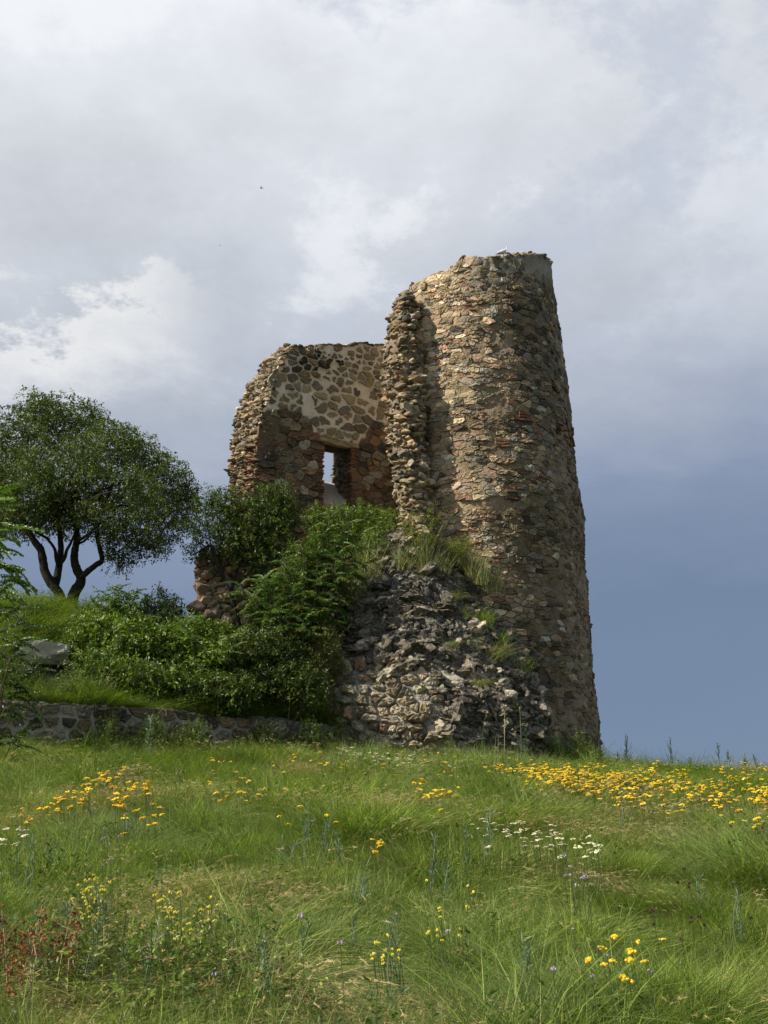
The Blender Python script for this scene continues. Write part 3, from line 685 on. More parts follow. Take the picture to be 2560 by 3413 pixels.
for k in range(2600):
    v = random.uniform(1775, 2510); t = random.uniform(-.10, 1.04); L = np.interp(v, Lr[:, 0], Lr[:, 1]); R = np.interp(v, Rr[:, 0], Rr[:, 1]); u = L + (R - L) * t
    if random.random() > (R - L) / 700: continue
    lowz = v > 2240 + 20 * math.sin(u / 40) and u < 1430 + 60 * random.random()
    if lowz: continue
    q = RB(np.array(t), np.array(v), random.uniform(-.02, .07)); big = random.random() < .14; s0 = random.uniform(.04, .12) * (1.9 if big else 1)
    sz = np.array([s0 * random.uniform(1.0, 2.0), s0 * random.uniform(.8, 1.4), s0 * random.uniform(.38, .85)])
    dip = .30 if u > 1400 else -.25
    g = rock_geo(sz, rot(random.gauss(0.2, .4), random.gauss(dip, .35), random.gauss(0, .8)), 6, ICO2 if big else ICO1, .12, .55)
    items.append((g[0] + q, g[1], pick(PAL_RUB + ([(.5, .49, .45)] * 2 if random.random() < .4 else []), .3, .35), scrsize(g[0] + q), 0))
# the lower left, still coursed: round fieldstones in pale mortar
KM = 22.9 / FPX
seeds = rows(1075 * KM, 1490 * KM, 2232 * KM, 2530 * KM, .27, .19, .36)
for i, poly in cells(seeds, .72, .7):
    u, v = seeds[i] / KM
    if v < 2238 + 14 * math.sin(u / 40) or u > 1455 + 25 * math.sin(v / 30): continue
    sv, sf = stone_geo(poly, random.uniform(.05, .12), random.uniform(.012, .03), 1.0, .80); sf = sf[:, [0, 2, 1]]
    U, V_ = sv[:, 0] / KM, sv[:, 1] / KM; L = np.interp(V_, Lr[:, 0], Lr[:, 1]); R = np.interp(V_, Rr[:, 0], Rr[:, 1]); t = (U - L) / (R - L)
    if t.min() < -.02: continue
    uc, vc = seeds[i] / KM; tc0 = (uc - np.interp(vc, Lr[:, 0], Lr[:, 1])) / (np.interp(vc, Rr[:, 0], Rr[:, 1]) - np.interp(vc, Lr[:, 0], Lr[:, 1])); e_ = 8.0
    pc = RB(np.array(tc0), np.array(vc), .02); pn = RB(np.array(tc0 + .06), np.array(vc), .0) - RB(np.array(tc0 - .06), np.array(vc), .0); ax_ = nrm(pn * np.array([1, 1, 0])); az_ = np.array([.0, .28, .96]); nz_ = nrm(np.cross(ax_, az_)); nz_ = nz_ * (-np.sign(nz_[1]))
    Vw = pc + (sv[:, :1] - seeds[i][0]) * ax_ - (sv[:, 1:2] - seeds[i][1]) * az_ + sv[:, 2:] * nz_
    items.append((Vw, sf, pick([(.33, .29, .19), (.38, .31, .20), (.28, .26, .19), (.19, .15, .10), (.42, .38, .28), (.31, .28, .20), (.30, .19, .12)], .24), scrsize(Vw) * 1.2, 1))
lay(rub, items, 300, 'stone', [M_RUBBLE, M_WALL])

# ------------------------------------------------------------------ remains of the wall between the bushes
stump = thing('crumbled_wall_corner', 'low crumbled corner of tan stone blocks showing among the bushes left of the mound', 'ruin', at(700, 2080, 25.6))
items = []; core = []
so_ = [(1830, 668, 760), (1900, 645, 770), (1950, 650, 775), (2000, 690, 790), (2060, 700, 790), (2100, 690, 790)]
for v in np.arange(1840, 2100, 11):
    a = np.interp(v, [s[0] for s in so_], [s[1] for s in so_]); b = np.interp(v, [s[0] for s in so_], [s[2] for s in so_])
    u = a
    while u < b:
        wd = random.uniform(22, 46); q = at(u + wd / 2, v, 25.4 + (u - a) * .002 + random.uniform(-.06, .06)); r = wd * 26 / FPX / 2 * 1.15
        g = rock_geo((r, r * .9, r * random.uniform(.45, .8)), rot(random.gauss(0, .25), random.gauss(0, .25), random.uniform(0, 3)), 10, ICO2, .03, .3)
        items.append((g[0] + q, g[1], pick([TAN, (.34, .27, .17), (.38, .27, .16), (.30, .22, .14), (.25, .16, .1)], .2), 1, 0)); u += wd
for (u, v, r) in [(672, 1960, .22), (690, 1915, .16), (652, 2022, .27), (684, 2000, .17), (690, 2050, .2), (665, 1880, .15)]:
    g = rock_geo((r, r * .9, r * .75), rot(.2, .1, random.random()), 7, ICO2, .03); items.append((g[0] + at(u, v, 25.3), g[1], np.array([.30, .215, .14]) if r < .23 else np.array([.17, .13, .095]), 99, 0))
lay(stump, items, 300, 'stone', [M_CLEAN])
V, Fb = rock_geo((.28, .3, .6), None, 5, ICO2, .05); part('mortar_core', stump, V + at(695, 1985, 25.75), Fb, M_MORTAR, np.broadcast_to(np.array([.22, .16, .11]), V.shape), smooth=True)
q0, q1 = at(700, 1850, 25.9), at(790, 2120, 25.9)
V, Fb = rock_geo((.42, .4, 1.0), None, 5, ICO2, .05); part('mortar_core', stump, V + (q0 + q1) / 2, Fb, M_MORTAR, np.broadcast_to(np.array([.22, .16, .11]), V.shape), smooth=True)

# ------------------------------------------------------------------ boulder on the bank
for (u, v, y, sz, lab) in [(150, 2160, 22.3, (.48, .35, .26), 'broad pale grey boulder set in the grassy bank above the low wall'), (60, 2215, 21.9, (.30, .28, .14), 'low flat grey stone half buried in the grass just left of the boulder')]:
    g = rock_geo((1, 1, 1), None, 9, ico(3), .03); gv = np.clip(g[0], [-.62, -.6, -.5], [.62, .6, .52]) * np.array(sz) * 1.6; g = (gv * (1 + .22 * fbm(g[0] * 2.0, 77, 4)[:, None]) @ rot(.05, .04, .2).T, g[1]); q = at(u, v, y) - np.array([0, 0, .12]); me = mesh('boulder', g[0], g[1], M_CLEAN, np.broadcast_to(np.array([.46, .43, .36]), g[0].shape)); tag(ob('boulder', me, None, q), lab, 'boulder')

# ------------------------------------------------------------------ low retaining wall
lw = thing('low_retaining_wall', 'low rough stone retaining wall along the foot of the overgrown bank', 'wall', ((WL + WR) / 2 * np.array([1, 1, 0]) + np.array([0, 0, 2.4])))
DW = WR - WL; LW = float(np.linalg.norm(DW[:2])); TW = np.array([DW[0], DW[1], 0]) / LW; NW = np.array([TW[1], -TW[0], 0])
topv = np.array([(-260, 2352), (30, 2342), (130, 2346), (270, 2352), (330, 2358), (420, 2362), (560, 2366), (620, 2374), (690, 2392), (800, 2398), (900, 2392), (1000, 2408), (1100, 2424), (1190, 2436)], float)
tph = plane_hit(topv[:, 0], topv[:, 1], WL, NW); tpa = (tph - WL) @ TW
def LWT(a): return np.interp(a, tpa, tph[:, 2])
def LP(a, z, o): return WL * np.array([1, 1, 0]) + a[..., None] * TW + o[..., None] * NW + P3(0 * z, 0 * z, z)
na = 190; ag = np.linspace(0, LW, na); prof = [(0, .0), (.04, .0)] ; rowsV = []
LAYERS = [(-1.3, 0.0)] + [(-1.3 + 1.3 * k / 22, 0.0) for k in range(1, 23)]
for (dz, o) in LAYERS: z = LWT(ag) + dz - .02 + (0.03 * vn(P3(ag * 3, 0 * ag), 71) if dz > -.01 else 0); rowsV.append(LP(ag, z, 0 * ag + .03 * fbm(P3(ag * 5, z * 5), 72, 3)))
for d in (.1, .2, .32): rowsV.append(LP(ag, LWT(ag) + .0 + .02 * vn(P3(ag * 4, ag * 0 + d * 9), 73), 0 * ag - d))
rowsV.append(LP(ag, LWT(ag) - 1.3, 0 * ag - .33)); V = np.array(rowsV); ii = np.arange(V[..., 0].size).reshape(V.shape[:2]); F = np.stack([ii[:-1, :-1], ii[:-1, 1:], ii[1:, 1:], ii[1:, :-1]], -1).reshape(-1, 4)
part('mortar_core', lw, V, np.concatenate([F[:, :3], F[:, [0, 2, 3]]]), M_WALL, np.broadcast_to(np.array([.44, .40, .33]), (V[..., 0].size, 3)), smooth=True)
zmin = float(LWT(ag).min()) - 1.1; seeds = []
for a in np.arange(0, LW, .01): pass
b = 0.0; seeds = []
for lev, h in enumerate([.23, .21, .20, .22]):
    a = random.random() * .2
    while a < LW:
        ww = random.uniform(.16, .46); seeds.append((a + ww / 2, -b - h / 2 + random.uniform(-.05, .05))); a += ww
    b += h
seeds = np.array(seeds); items = []
for i, poly in cells(seeds, .8, .8):
    a, zr = seeds[i]; poly = np.column_stack([poly[:, 0], np.minimum(poly[:, 1], 0.03)])
    if len(poly) < 3: continue
    a_end = a > LW * .78
    sv, sf = stone_geo(poly, random.uniform(.03, .09), random.uniform(.02, .045), .9, .85)
    Vw = LP(sv[:, 0], sv[:, 1] + LWT(sv[:, 0]), sv[:, 2])
    c = pick([(.27, .25, .20), (.24, .22, .17)] if a_end else [(.12, .095, .07), (.09, .075, .06), (.20, .17, .13), (.15, .12, .09), (.24, .15, .10), (.26, .23, .18)], .15)
    items.append((Vw, sf, c, scrsize(Vw), 0))
for k in range(46):
    a = k * LW / 46 + random.uniform(0, .1); g = rock_geo((random.uniform(.10, .2), .16, random.uniform(.035, .07)), rot(0, random.gauss(0, .08), math.atan2(TW[1], TW[0])), 6)
    Vw = g[0] + LP(np.array(a), LWT(np.array(a)) + .0, np.array(-.1)); items.append((Vw, g[1], pick([(.30, .28, .23), (.22, .2, .16)], .15), scrsize(Vw), 0))
lay(lw, items, 300, 'stone', [M_WALL])

# ================================================================== VEGETATION
GREEN = np.array([.075, .125, .022]); 
def leaves_geo(P0, D, L, Wd, c, fold=.25, up=None):
    """folded pointed leaves: base P0, direction D, length L, width Wd; 4 triangles each"""
    n = len(P0); D = nrm(D); r = nrm(np.cross(D, nrm(RG.normal(size=(n, 3)) + (np.array([0, 0, 1.6]) if up is None else up)))); N_ = np.cross(r, D)
    L = np.broadcast_to(L, (n,))[:, None]; Wd = np.broadcast_to(Wd, (n,))[:, None]
    b = P0; m = P0 + D * L * .45 - N_ * Wd * fold; t = P0 + D * L - N_ * L * .12
    l = P0 + D * L * .40 + r * Wd * .5; q = P0 + D * L * .40 - r * Wd * .5
    V = np.stack([b, l, t, q, m], 1).reshape(-1, 3); o = np.arange(n)[:, None] * 5
    F = np.concatenate([o + np.array([[0, 4, 1]]), o + np.array([[1, 4, 2]]), o + np.array([[0, 3, 4]]), o + np.array([[3, 2, 4]])], 1).reshape(-1, 3)
    return V, F, np.repeat(c, 5, 0)
def shoots_geo(n, sample, per, L, leaf, pal, var=.25, upb=.5, droop=.0, twig=True):
    """n leafy shoots started at sampled points; returns leaves and thin twigs"""
    S, O = sample(n); D = nrm(O + RG.normal(0, .45, (n, 3)) + np.array([0, 0, upb])); Ls = L * RG.uniform(.6, 1.3, n)
    base = np.array(pal)[RG.integers(0, len(pal), n)] * np.exp(RG.normal(0, var, (n, 1)))
    side = nrm(np.cross(D, RG.normal(size=(n, 3)))); Vs, Fs, Cs, k0 = [], [], [], 0
    for j in range(per):
        f = (j + .6) / per; p = S + D * (Ls * f)[:, None] + np.array([0, 0, -1.0]) * (droop * Ls * f * f)[:, None]
        sd = nrm(side * (1 if j % 2 else -1) + RG.normal(0, .45, (n, 3)))
        d = nrm(sd + D * .5 + np.array([0, 0, -.15])); ll = leaf * RG.uniform(.65, 1.2, n)
        v, fc, c = leaves_geo(p, d, ll, ll * RG.uniform(.38, .55, n), base * RG.uniform(.85, 1.15, (n, 1)))
        Vs.append(v); Fs.append(fc + k0); Cs.append(c); k0 += len(v)
    V, F, C = np.concatenate(Vs), np.concatenate(Fs), np.concatenate(Cs)
    if twig:
        t = .004; e = S + D * Ls[:, None] + np.array([0, 0, -1.0]) * (droop * Ls)[:, None]
        tv = np.stack([S - side * t, S + side * t, e], 1).reshape(-1, 3); tf = np.arange(n)[:, None] * 3 + np.array([[0, 1, 2]])
        tc_ = np.repeat(base * np.array([.9, .6, .9]), 3, 0)
        F = np.concatenate([F, tf + len(V)]); V = np.concatenate([V, tv]); C = np.concatenate([C, tc_])
    return V, F, C
def lobe_sampler(lobes, shell=.45):
    vol = np.array([l[1] * l[2] * l[3] for l in lobes]) ** .8; vol /= vol.sum()
    def f(n):
        k = RG.choice(len(lobes), n, p=vol); d = nrm(RG.normal(size=(n, 3))); rr_ = shell + (1 - shell) * RG.random(n) ** .6; rr_ = np.where(RG.random(n) < .22, RG.random(n), rr_)
        R = np.array([[l[1], l[2], l[3]] for l in lobes])[k]; C = np.array([l[0] for l in lobes])[k]
        lump = 1 + .34 * vn(d * 2.6 + k[:, None] * 5.1, 81)
        return C + d * R * (rr_ * lump)[:, None], d
    return f
# ---- geometry-node scatter of tufts
def scatter(name, src, P, R, S, I, label_kind=True):
    me = bpy.data.meshes.new(name); me.vertices.add(len(P)); me.vertices.foreach_set('co', np.asarray(P, np.float32).ravel())
    for nm, ty, dat in (('rot', 'FLOAT_VECTOR', R), ('scl', 'FLOAT', S), ('pik', 'INT', I)):
        a = me.attributes.new(nm, ty, 'POINT'); a.data.foreach_set('vector' if ty == 'FLOAT_VECTOR' else 'value', np.asarray(dat, np.int32 if ty == 'INT' else np.float32).ravel())
    o = ob(name, me, kind='stuff'); ng = bpy.data.node_groups.new(name, 'GeometryNodeTree')
    ng.interface.new_socket('Geometry', in_out='INPUT', socket_type='NodeSocketGeometry'); ng.interface.new_socket('Geometry', in_out='OUTPUT', socket_type='NodeSocketGeometry')
    N = ng.nodes; Lk = ng.links.new; gi_, go = N.new('NodeGroupInput'), N.new('NodeGroupOutput')
    ci = N.new('GeometryNodeCollectionInfo'); ci.inputs['Collection'].default_value = src; ci.inputs['Separate Children'].default_value = True; ci.inputs['Reset Children'].default_value = True
    ip = N.new('GeometryNodeInstanceOnPoints'); ip.inputs['Pick Instance'].default_value = True
    def na_(nm, ty): n = N.new('GeometryNodeInputNamedAttribute'); n.data_type = ty; n.inputs['Name'].default_value = nm; return n.outputs['Attribute']
    er = N.new('FunctionNodeEulerToRotation'); Lk(na_('rot', 'FLOAT_VECTOR'), er.inputs[0]); Lk(er.outputs[0], ip.inputs['Rotation'])
    Lk(na_('scl', 'FLOAT'), ip.inputs['Scale']); Lk(na_('pik', 'INT'), ip.inputs['Instance Index'])
    Lk(gi_.outputs[0], ip.inputs['Points']); Lk(ci.outputs[0], ip.inputs['Instance']); Lk(ip.outputs[0], go.inputs[0])
    o.modifiers.new('scatter', 'NODES').node_group = ng; return o
def blades(n, rad_, hmin, hmax, w_, lean, pal, curve=.5, segs=3, var=.2, cdir=None):
    a = RG.random(n) * 6.283; r = rad_ * np.sqrt(RG.random(n)); b = np.stack([r * np.cos(a), r * np.sin(a), 0 * r - .02], 1)
    h = RG.uniform(hmin, hmax, n); az = RG.random(n) * 6.283 if cdir is None else RG.normal(cdir, .7, n); ln = np.abs(RG.normal(lean, lean * .6, n))
    dx, dy = np.cos(az), np.sin(az); px_, py_ = -dy, dx; tw = RG.normal(0, .8, n); px_, py_ = px_ * np.cos(tw) - py_ * np.sin(tw), px_ * np.sin(tw) + py_ * np.cos(tw)
    V = []; 
    for k in range(segs + 1):
        f = k / segs; out = (ln * f + curve * RG.uniform(.6, 1.2, n) * f ** 2.2) * h; zz_ = h * (f - .35 * curve * f ** 2.6)
        c = b + np.stack([dx * out, dy * out, zz_], 1); ww = w_ * (1 - f ** 1.5) * .5
        if k < segs: V.append(c - np.stack([px_ * ww, py_ * ww, 0 * px_], 1)); V.append(c + np.stack([px_ * ww, py_ * ww, 0 * px_], 1))
        else: V.append(c); tip = c
    m = 2 * segs + 1; V = np.stack(V, 1).reshape(-1, 3); o = np.arange(n)[:, None] * m; F = []
    for k in range(segs - 1): F += [o + np.array([[2 * k, 2 * k + 1, 2 * k + 3]]), o + np.array([[2 * k, 2 * k + 3, 2 * k + 2]])]
    F.append(o + np.array([[2 * segs - 2, 2 * segs - 1, 2 * segs]])); F = np.concatenate(F, 1).reshape(-1, 3)
    c = np.array(pal)[RG.integers(0, len(pal), n)] * np.exp(RG.normal(0, var, (n, 1)))
    C = np.repeat(c, m, 0) ; return V, F, C, tip, np.stack([dx, dy], 1)
G1 = [(.13, .205, .028), (.19, .26, .038), (.070, .120, .022), (.27, .32, .065)]
G2 = [(.21, .23, .07), (.16, .20, .05), (.28, .26, .11), (.12, .15, .04)]
G3 = [(.40, .33, .16), (.33, .28, .13), (.46, .38, .21), (.22, .22, .08)]
GB = [(.12, .17, .10), (.10, .15, .085), (.16, .20, .13)]
tuft_col = bpy.data.collections.new('tuft_sources')
def src(nm, geo, mt=M_GRASS):
    V, F, C = geo[:3]; o = bpy.data.objects.new(nm, mesh(nm, V, F, mt, C)); tuft_col.objects.link(o); return o
TUFTS = []
for k in range(3): src(f'tuft_{len(TUFTS):02d}', blades(105, .15, .14, .50, .0066 + .003 * (k == 9), .30, G1 + G2[:2], .35, 3, .35)); TUFTS.append('up')
for k in range(3): src(f'tuft_{len(TUFTS):02d}', blades(105, .17, .22, .58, .0066 + .003 * (k == 9), .55, G1 + G2, .9, 4, .35, 0.0)); TUFTS.append('lodged')
for k in range(2): src(f'tuft_{len(TUFTS):02d}', blades(95, .19, .22, .55, .0062, .6, G2 + G3[:1], 1.0, 4, .2, 0.0)); TUFTS.append('pale')
def barley(n):
    V, F, C, tip, dd = blades(n, .16, .28, .55, .005, .4, G2, .7, 3, .2, 0.0); P0 = np.repeat(tip, 9, 0); dx = np.repeat(dd, 9, 0)
    D = nrm(np.column_stack([dx * .8, RG.uniform(-.3, .5, len(P0))]) + RG.normal(0, .11, (len(P0), 3))); L = RG.uniform(.04, .075, len(P0))
    s_ = nrm(np.cross(D, RG.normal(size=(len(P0), 3)))) * .0019; st_ = P0 - D * RG.uniform(0, .04, len(P0))[:, None]
    v = np.stack([st_ - s_, st_ + s_, st_ + D * L[:, None]], 1).reshape(-1, 3); f = np.arange(len(P0))[:, None] * 3 + np.array([[0, 1, 2]])
    c = np.repeat(np.array(G3[:3])[RG.integers(0, 3, len(P0))] * 1.15, 3, 0)
    return np.vstack([V, v]), np.vstack([F, f + len(V)]), np.vstack([C, c])
for k in range(2): src(f'tuft_{len(TUFTS):02d}', barley(26), M_STRAW); TUFTS.append('barley')
def herb(n, leaf, pal, hgt):
    b = np.column_stack([RG.normal(0, .10, (n, 2)), np.zeros(n)])
    return shoots_geo(n, lambda m: (b + np.array([0, 0, .02]), np.column_stack([RG.normal(0, .4, (m, 2)), np.ones(m)])), 9, hgt, leaf, pal, .2, .9)
for k in range(2): src(f'tuft_{len(TUFTS):02d}', herb(11, .045, [(.05, .095, .02), (.07, .12, .03), (.09, .13, .03)], .30)); TUFTS.append('herb')
src(f'tuft_{len(TUFTS):02d}', herb(8, .055, [(.05, .095, .025), (.09, .13, .03)], .34)); TUFTS.append('herb')
for k in range(3): src(f'tuft_{len(TUFTS):02d}', blades(190, .15, .22, .60, .0075, .50, [G1, G1[1:] + G2[:2], G1[:3]][k], 1.0, 4, .32)); TUFTS.append('tussock')
for k in range(2): src(f'tuft_{len(TUFTS):02d}', blades(46, .10, .15, .34, .010, .35, GB, .2)); TUFTS.append('blue')
KIND = np.array(TUFTS)
def choose(kinds, n): return RG.choice(np.where(np.isin(KIND, kinds))[0], n)
def place(x, y, z, mode, sc=1.0):
    n = len(x); q = P3(x * .55, y * .55); a = vn(q, 91) + .4 * vn(q * 2.7, 92); b = vn(q * 1.3 + 9, 93) + .4 * vn(q * 3.1, 94); fld = vn(q * .6, 95)
    phi = .25 + 1.9 * fld + RG.normal(0, .45, n)                       # wind-laid direction
    tilt = np.clip(.30 + .55 * a, 0, 1.1) * RG.uniform(.5, 1.2, n)
    r = RG.random(n); I = choose(['up'], n)
    if mode == 'meadow':
        I = np.where((tilt > .38) & (r < .8), choose(['lodged'], n), I)
        I = np.where((b > .25) & (r < .55), choose(['pale'], n), I); I = np.where((b > .42) & (r > .66), choose(['barley'], n), I)
        I = np.where((RG.random(n) < .05), choose(['barley'], n), I)
        hz_ = sst(11.0 - y, 0, 3.0) * sst(-.3 - x, 0, 3) * .16 + .04 + .12 * (a < -.5)
        hb = RG.random(n) < hz_; I = np.where(hb, choose(['herb'], n), I); tilt = np.where(hb, tilt * .3, tilt)
        I = np.where(RG.random(n) < .045, choose(['blue'], n), I)
        ts = (RG.random(n) < .16) & (vn(q * 1.9, 98) > -.1); I = np.where(ts, choose(['tussock'], n), I); tilt = np.where(ts, tilt * .45, tilt)
    elif mode == 'bank':
        I = np.where(r < .35, choose(['lodged'], n), I); I = np.where(r > .72, choose(['herb'], n), I); I = np.where(r < .16, choose(['tussock'], n), I); I = np.where((r > .50) & (r < .60), choose(['blue'], n), I); tilt = tilt * .5
    elif mode == 'dry': I = np.where(r < .6, choose(['pale', 'barley'], n), I); tilt = tilt * .5
    S = sc * RG.uniform(.6, 1.25, n) * (1 + .5 * vn(q * 3.1, 96)) * (1 + .2 * vn(q * .9, 97)) * (.80 + .20 * sst(y, 7, 15)) * (1 + .35 * (np.abs(y - wall_y(np.clip(x, -14, 1))) < .5))
    return P3(x, y, z), np.column_stack([RG.normal(0, .12, n), tilt, phi]), S, I
N = 24000
yy = np.sqrt(RG.uniform(4.2 ** 2, 29.5 ** 2, N * 2)); xx = RG.uniform(-1, 1, N * 2) * (.375 * yy + 1.3); wy = wall_y(np.clip(xx, -14, 1))
k_ = ((xx > .2) | (yy < wy - .05)) & (((xx - TX) ** 2 + (yy - TY) ** 2) > 2.9 ** 2) & ~((xx > -1.1) & (xx < 3.0) & (yy > 23.2)) ; xx, yy = xx[k_][:N], yy[k_][:N]
ny = np.sqrt(RG.uniform(4.2 ** 2, 13.5 ** 2, 9000)); xx = np.concatenate([xx, RG.uniform(-1, 1, 9000) * (.375 * ny + 1.3)]); yy = np.concatenate([yy, ny])
scatter('meadow_grass', tuft_col, *place(xx, yy, H(xx, yy), 'meadow', 0.86))
nb = 8000; xx = RG.uniform(-12, .3, nb); yy = wall_y(xx) + .28 + RG.random(nb) ** .8 * 8.5
bq = at(150, 2172, 22.3); kk_ = ~((np.abs(xx - bq[0]) < .75) & (yy > bq[1] - 1.3) & (yy < bq[1] + .3)); xx, yy = xx[kk_], yy[kk_]
scatter('bank_grass', tuft_col, *place(xx, yy, H(xx, yy), 'bank', 1.2))
nb = 800; ud = RG.uniform(0, 1150, nb); aa_ = RG.uniform(0, LW, nb); q = LP(aa_, LWT(aa_) - .03, -RG.uniform(.12, .5, nb)); scatter('wall_top_grass', tuft_col, *place(q[:, 0], q[:, 1], q[:, 2], 'bank', .62))
# tufts that grow on the mound
tt, vv, mode = [], [], []
def spots(lst, cnt, spread=.02, vs=16):
    for (u, v) in lst:
        L = np.interp(v, Lr[:, 0], Lr[:, 1]); R = np.interp(v, Rr[:, 0], Rr[:, 1])
        for _ in range(cnt): tt.append((u - L) / (R - L) + random.gauss(0, spread)); vv.append(v + random.gauss(0, vs))
spots([(1400, 1850), (1420, 1880), (1440, 1840), (1500, 1850), (1540, 1840), (1560, 1870), (1590, 1900), (1620, 1930)], 10, .04)
spots([(1270, 1830), (1290, 1870), (1340, 1850), (1370, 1860), (1240, 1900), (1215, 1960), (1290, 1925), (1245, 1940)], 5, .05)
spots([(1580, 1890), (1570, 1930), (1510, 2000), (1620, 2010), (1640, 2000), (1540, 2060), (1610, 2090), (1730, 2110), (1670, 2150), (1580, 2160), (1720, 2230), (1600, 2280), (1640, 2180), (1440, 2030), (1490, 2160)], 3, .012, 8)
q = RB(np.clip(np.array(tt), -.1, 1.05), np.array(vv), .03); P_, R_, S_, I_ = place(q[:, 0], q[:, 1], q[:, 2], 'dry', .62); scatter('mound_grass', tuft_col, P_, R_, S_, I_)

# ---- shrubs and trees
def shrub(name, label, cat, base, lobes, n, per, L, leaf, pal, group=None, stems=5, upb=.5, droop=.1, sr=.014, mt=None, shell=.45):
    base = np.asarray(base, float); t = thing(name, label, cat, base, group)
    V, F, C = shoots_geo(n, lobe_sampler(lobes, shell), per, L, leaf, pal, .22, upb, droop)
    part('foliage', t, V, F, mt or M_LEAF, C, kind='stuff')
    for k in range(stems):
        l = lobes[k % len(lobes)]; e = np.array(l[0]) + RG.normal(0, .3, 3) * np.array(l[1:4]); m = (base + e) / 2 + RG.normal(0, .12, 3); b0 = base + np.array([random.gauss(0, .08), random.gauss(0, .08), -.1])
        V, F = tube(smooth_path([b0, m, e], 4), np.linspace(sr, sr * .4, 9), 5); part('stem', t, V, F, M_TWIG)
    return t
def lob(u, v, y, ru, rv, ry=None):
    r = ru * y / FPX; return (at(u, v, y), r, ry if ry else r * .8, rv * y / FPX)
LP1 = [(.095, .15, .026), (.135, .19, .032), (.060, .10, .020), (.19, .24, .045)]
LP2 = [(.14, .20, .030), (.19, .25, .045), (.09, .135, .024)]
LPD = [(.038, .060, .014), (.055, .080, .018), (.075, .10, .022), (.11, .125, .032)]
def gbase(u, y): x = (u - 1280) / FPX * y * 1.0; return np.array([x, y, float(H(x, y))])
# big tree
TRY = 27.0; ext = smooth_path
tb = at(230, 2040, TRY); tree = thing('broad_crowned_tree', 'tall dark broad-crowned tree with two forked trunks on the bank at the left', 'tree', tb)
lob_t = [(-60, 1500, 150, 130, 0), (90, 1420, 150, 110, .3), (240, 1400, 140, 100, 0), (360, 1470, 120, 90, -.3), (470, 1500, 90, 70, .2), (560, 1570, 85, 80, 0), (600, 1660, 65, 70, .2), (520, 1700, 110, 90, -.2), (380, 1640, 150, 120, .4), (220, 1600, 160, 140, 0),
         (60, 1620, 150, 120, -.3), (-60, 1680, 120, 100, .2), (180, 1690, 90, 60, .3), (420, 1780, 75, 60, 0), (330, 1705, 90, 50, -.2), (-20, 1590, 120, 100, .5), (395, 1840, 24, 30, 0), (500, 1780, 60, 40, .2), (170, 1345, 60, 40, .0), (300, 1370, 50, 35, .2), (60, 1710, 80, 45, .2), (130, 1320, 40, 30, 0), (420, 1440, 50, 35, 0), (625, 1620, 35, 35, 0), (470, 1600, 70, 60, -.8), (120, 1530, 90, 60, -.9), (280, 1500, 80, 50, -.9)]
lobs = [lob(u, v + 28, TRY + dy * 3.5, ru, rv, 1.15) for (u, v, ru, rv, dy) in lob_t]
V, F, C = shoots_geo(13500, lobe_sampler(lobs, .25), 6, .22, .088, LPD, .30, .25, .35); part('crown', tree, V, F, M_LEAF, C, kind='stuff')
def limb(pxs, r0, r1, dy=0.0, nm='limb', rough=.12):
    n = len(pxs); pts = [at(u, v, TRY + dy * (k / max(n - 1, 1))) for k, (u, v) in enumerate(pxs)]; p = smooth_path(pts, 4)
    V, F = tube(p, np.linspace(r0, r1, len(p)), 9, rough, random.randrange(99)); return part(nm, tree, V, F, M_BARK, smooth=True)
limb([(210, 2045), (205, 2010), (195, 1975), (172, 1945), (150, 1905), (142, 1862), (135, 1830), (115, 1805), (95, 1770), (78, 1735), (50, 1690), (20, 1640)], .15, .05, -.6, 'trunk')
limb([(244, 2050), (240, 2000), (252, 1968), (268, 1942), (268, 1920), (253, 1890), (247, 1862), (250, 1833), (256, 1800), (253, 1760), (240, 1690), (250, 1600)], .155, .06, .3, 'trunk')
limb([(182, 1958), (192, 1915), (198, 1870), (203, 1830), (200, 1790), (195, 1740), (180, 1660), (150, 1560)], .105, .04, .5)
limb([(194, 1885), (187, 1862), (183, 1832), (168, 1808), (150, 1790), (128, 1778), (90, 1740)], .05, .02, -.5)
limb([(200, 1880), (216, 1858), (222, 1835), (236, 1810), (246, 1785), (262, 1740)], .055, .02, -.4)
limb([(272, 1925), (292, 1905), (318, 1884), (340, 1868), (334, 1832), (326, 1795), (326, 1750), (345, 1690), (380, 1600)], .085, .04, -.2)
limb([(252, 1808), (272, 1796), (296, 1780), (318, 1758), (370, 1720)], .045, .02, -.7)
limb([(262, 1812), (285, 1800), (310, 1768), (340, 1700)], .035, .015, .5)
limb([(336, 1868), (343, 1870), (345, 1864)], .05, .035, 0, 'knot')
V, Fb = rock_geo((.085, .05, .10), None, 2, ICO1, .05); part('knot', tree, V + at(168, 1943, TRY - .18), Fb, M_BARK, smooth=True)
for k in range(20):
    l = random.choice(lobs); s0 = np.array(at(random.uniform(120, 340), random.uniform(1680, 1760), TRY)); e = np.array(l[0]) + RG.normal(0, .25, 3)
    V, F = tube(smooth_path([s0, (s0 + e) / 2 + RG.normal(0, .2, 3) + np.array([0, 0, .15]), e], 4), np.linspace(.03, .008, 9), 5, .1, k); part('branch', tree, V, F, M_BARK)
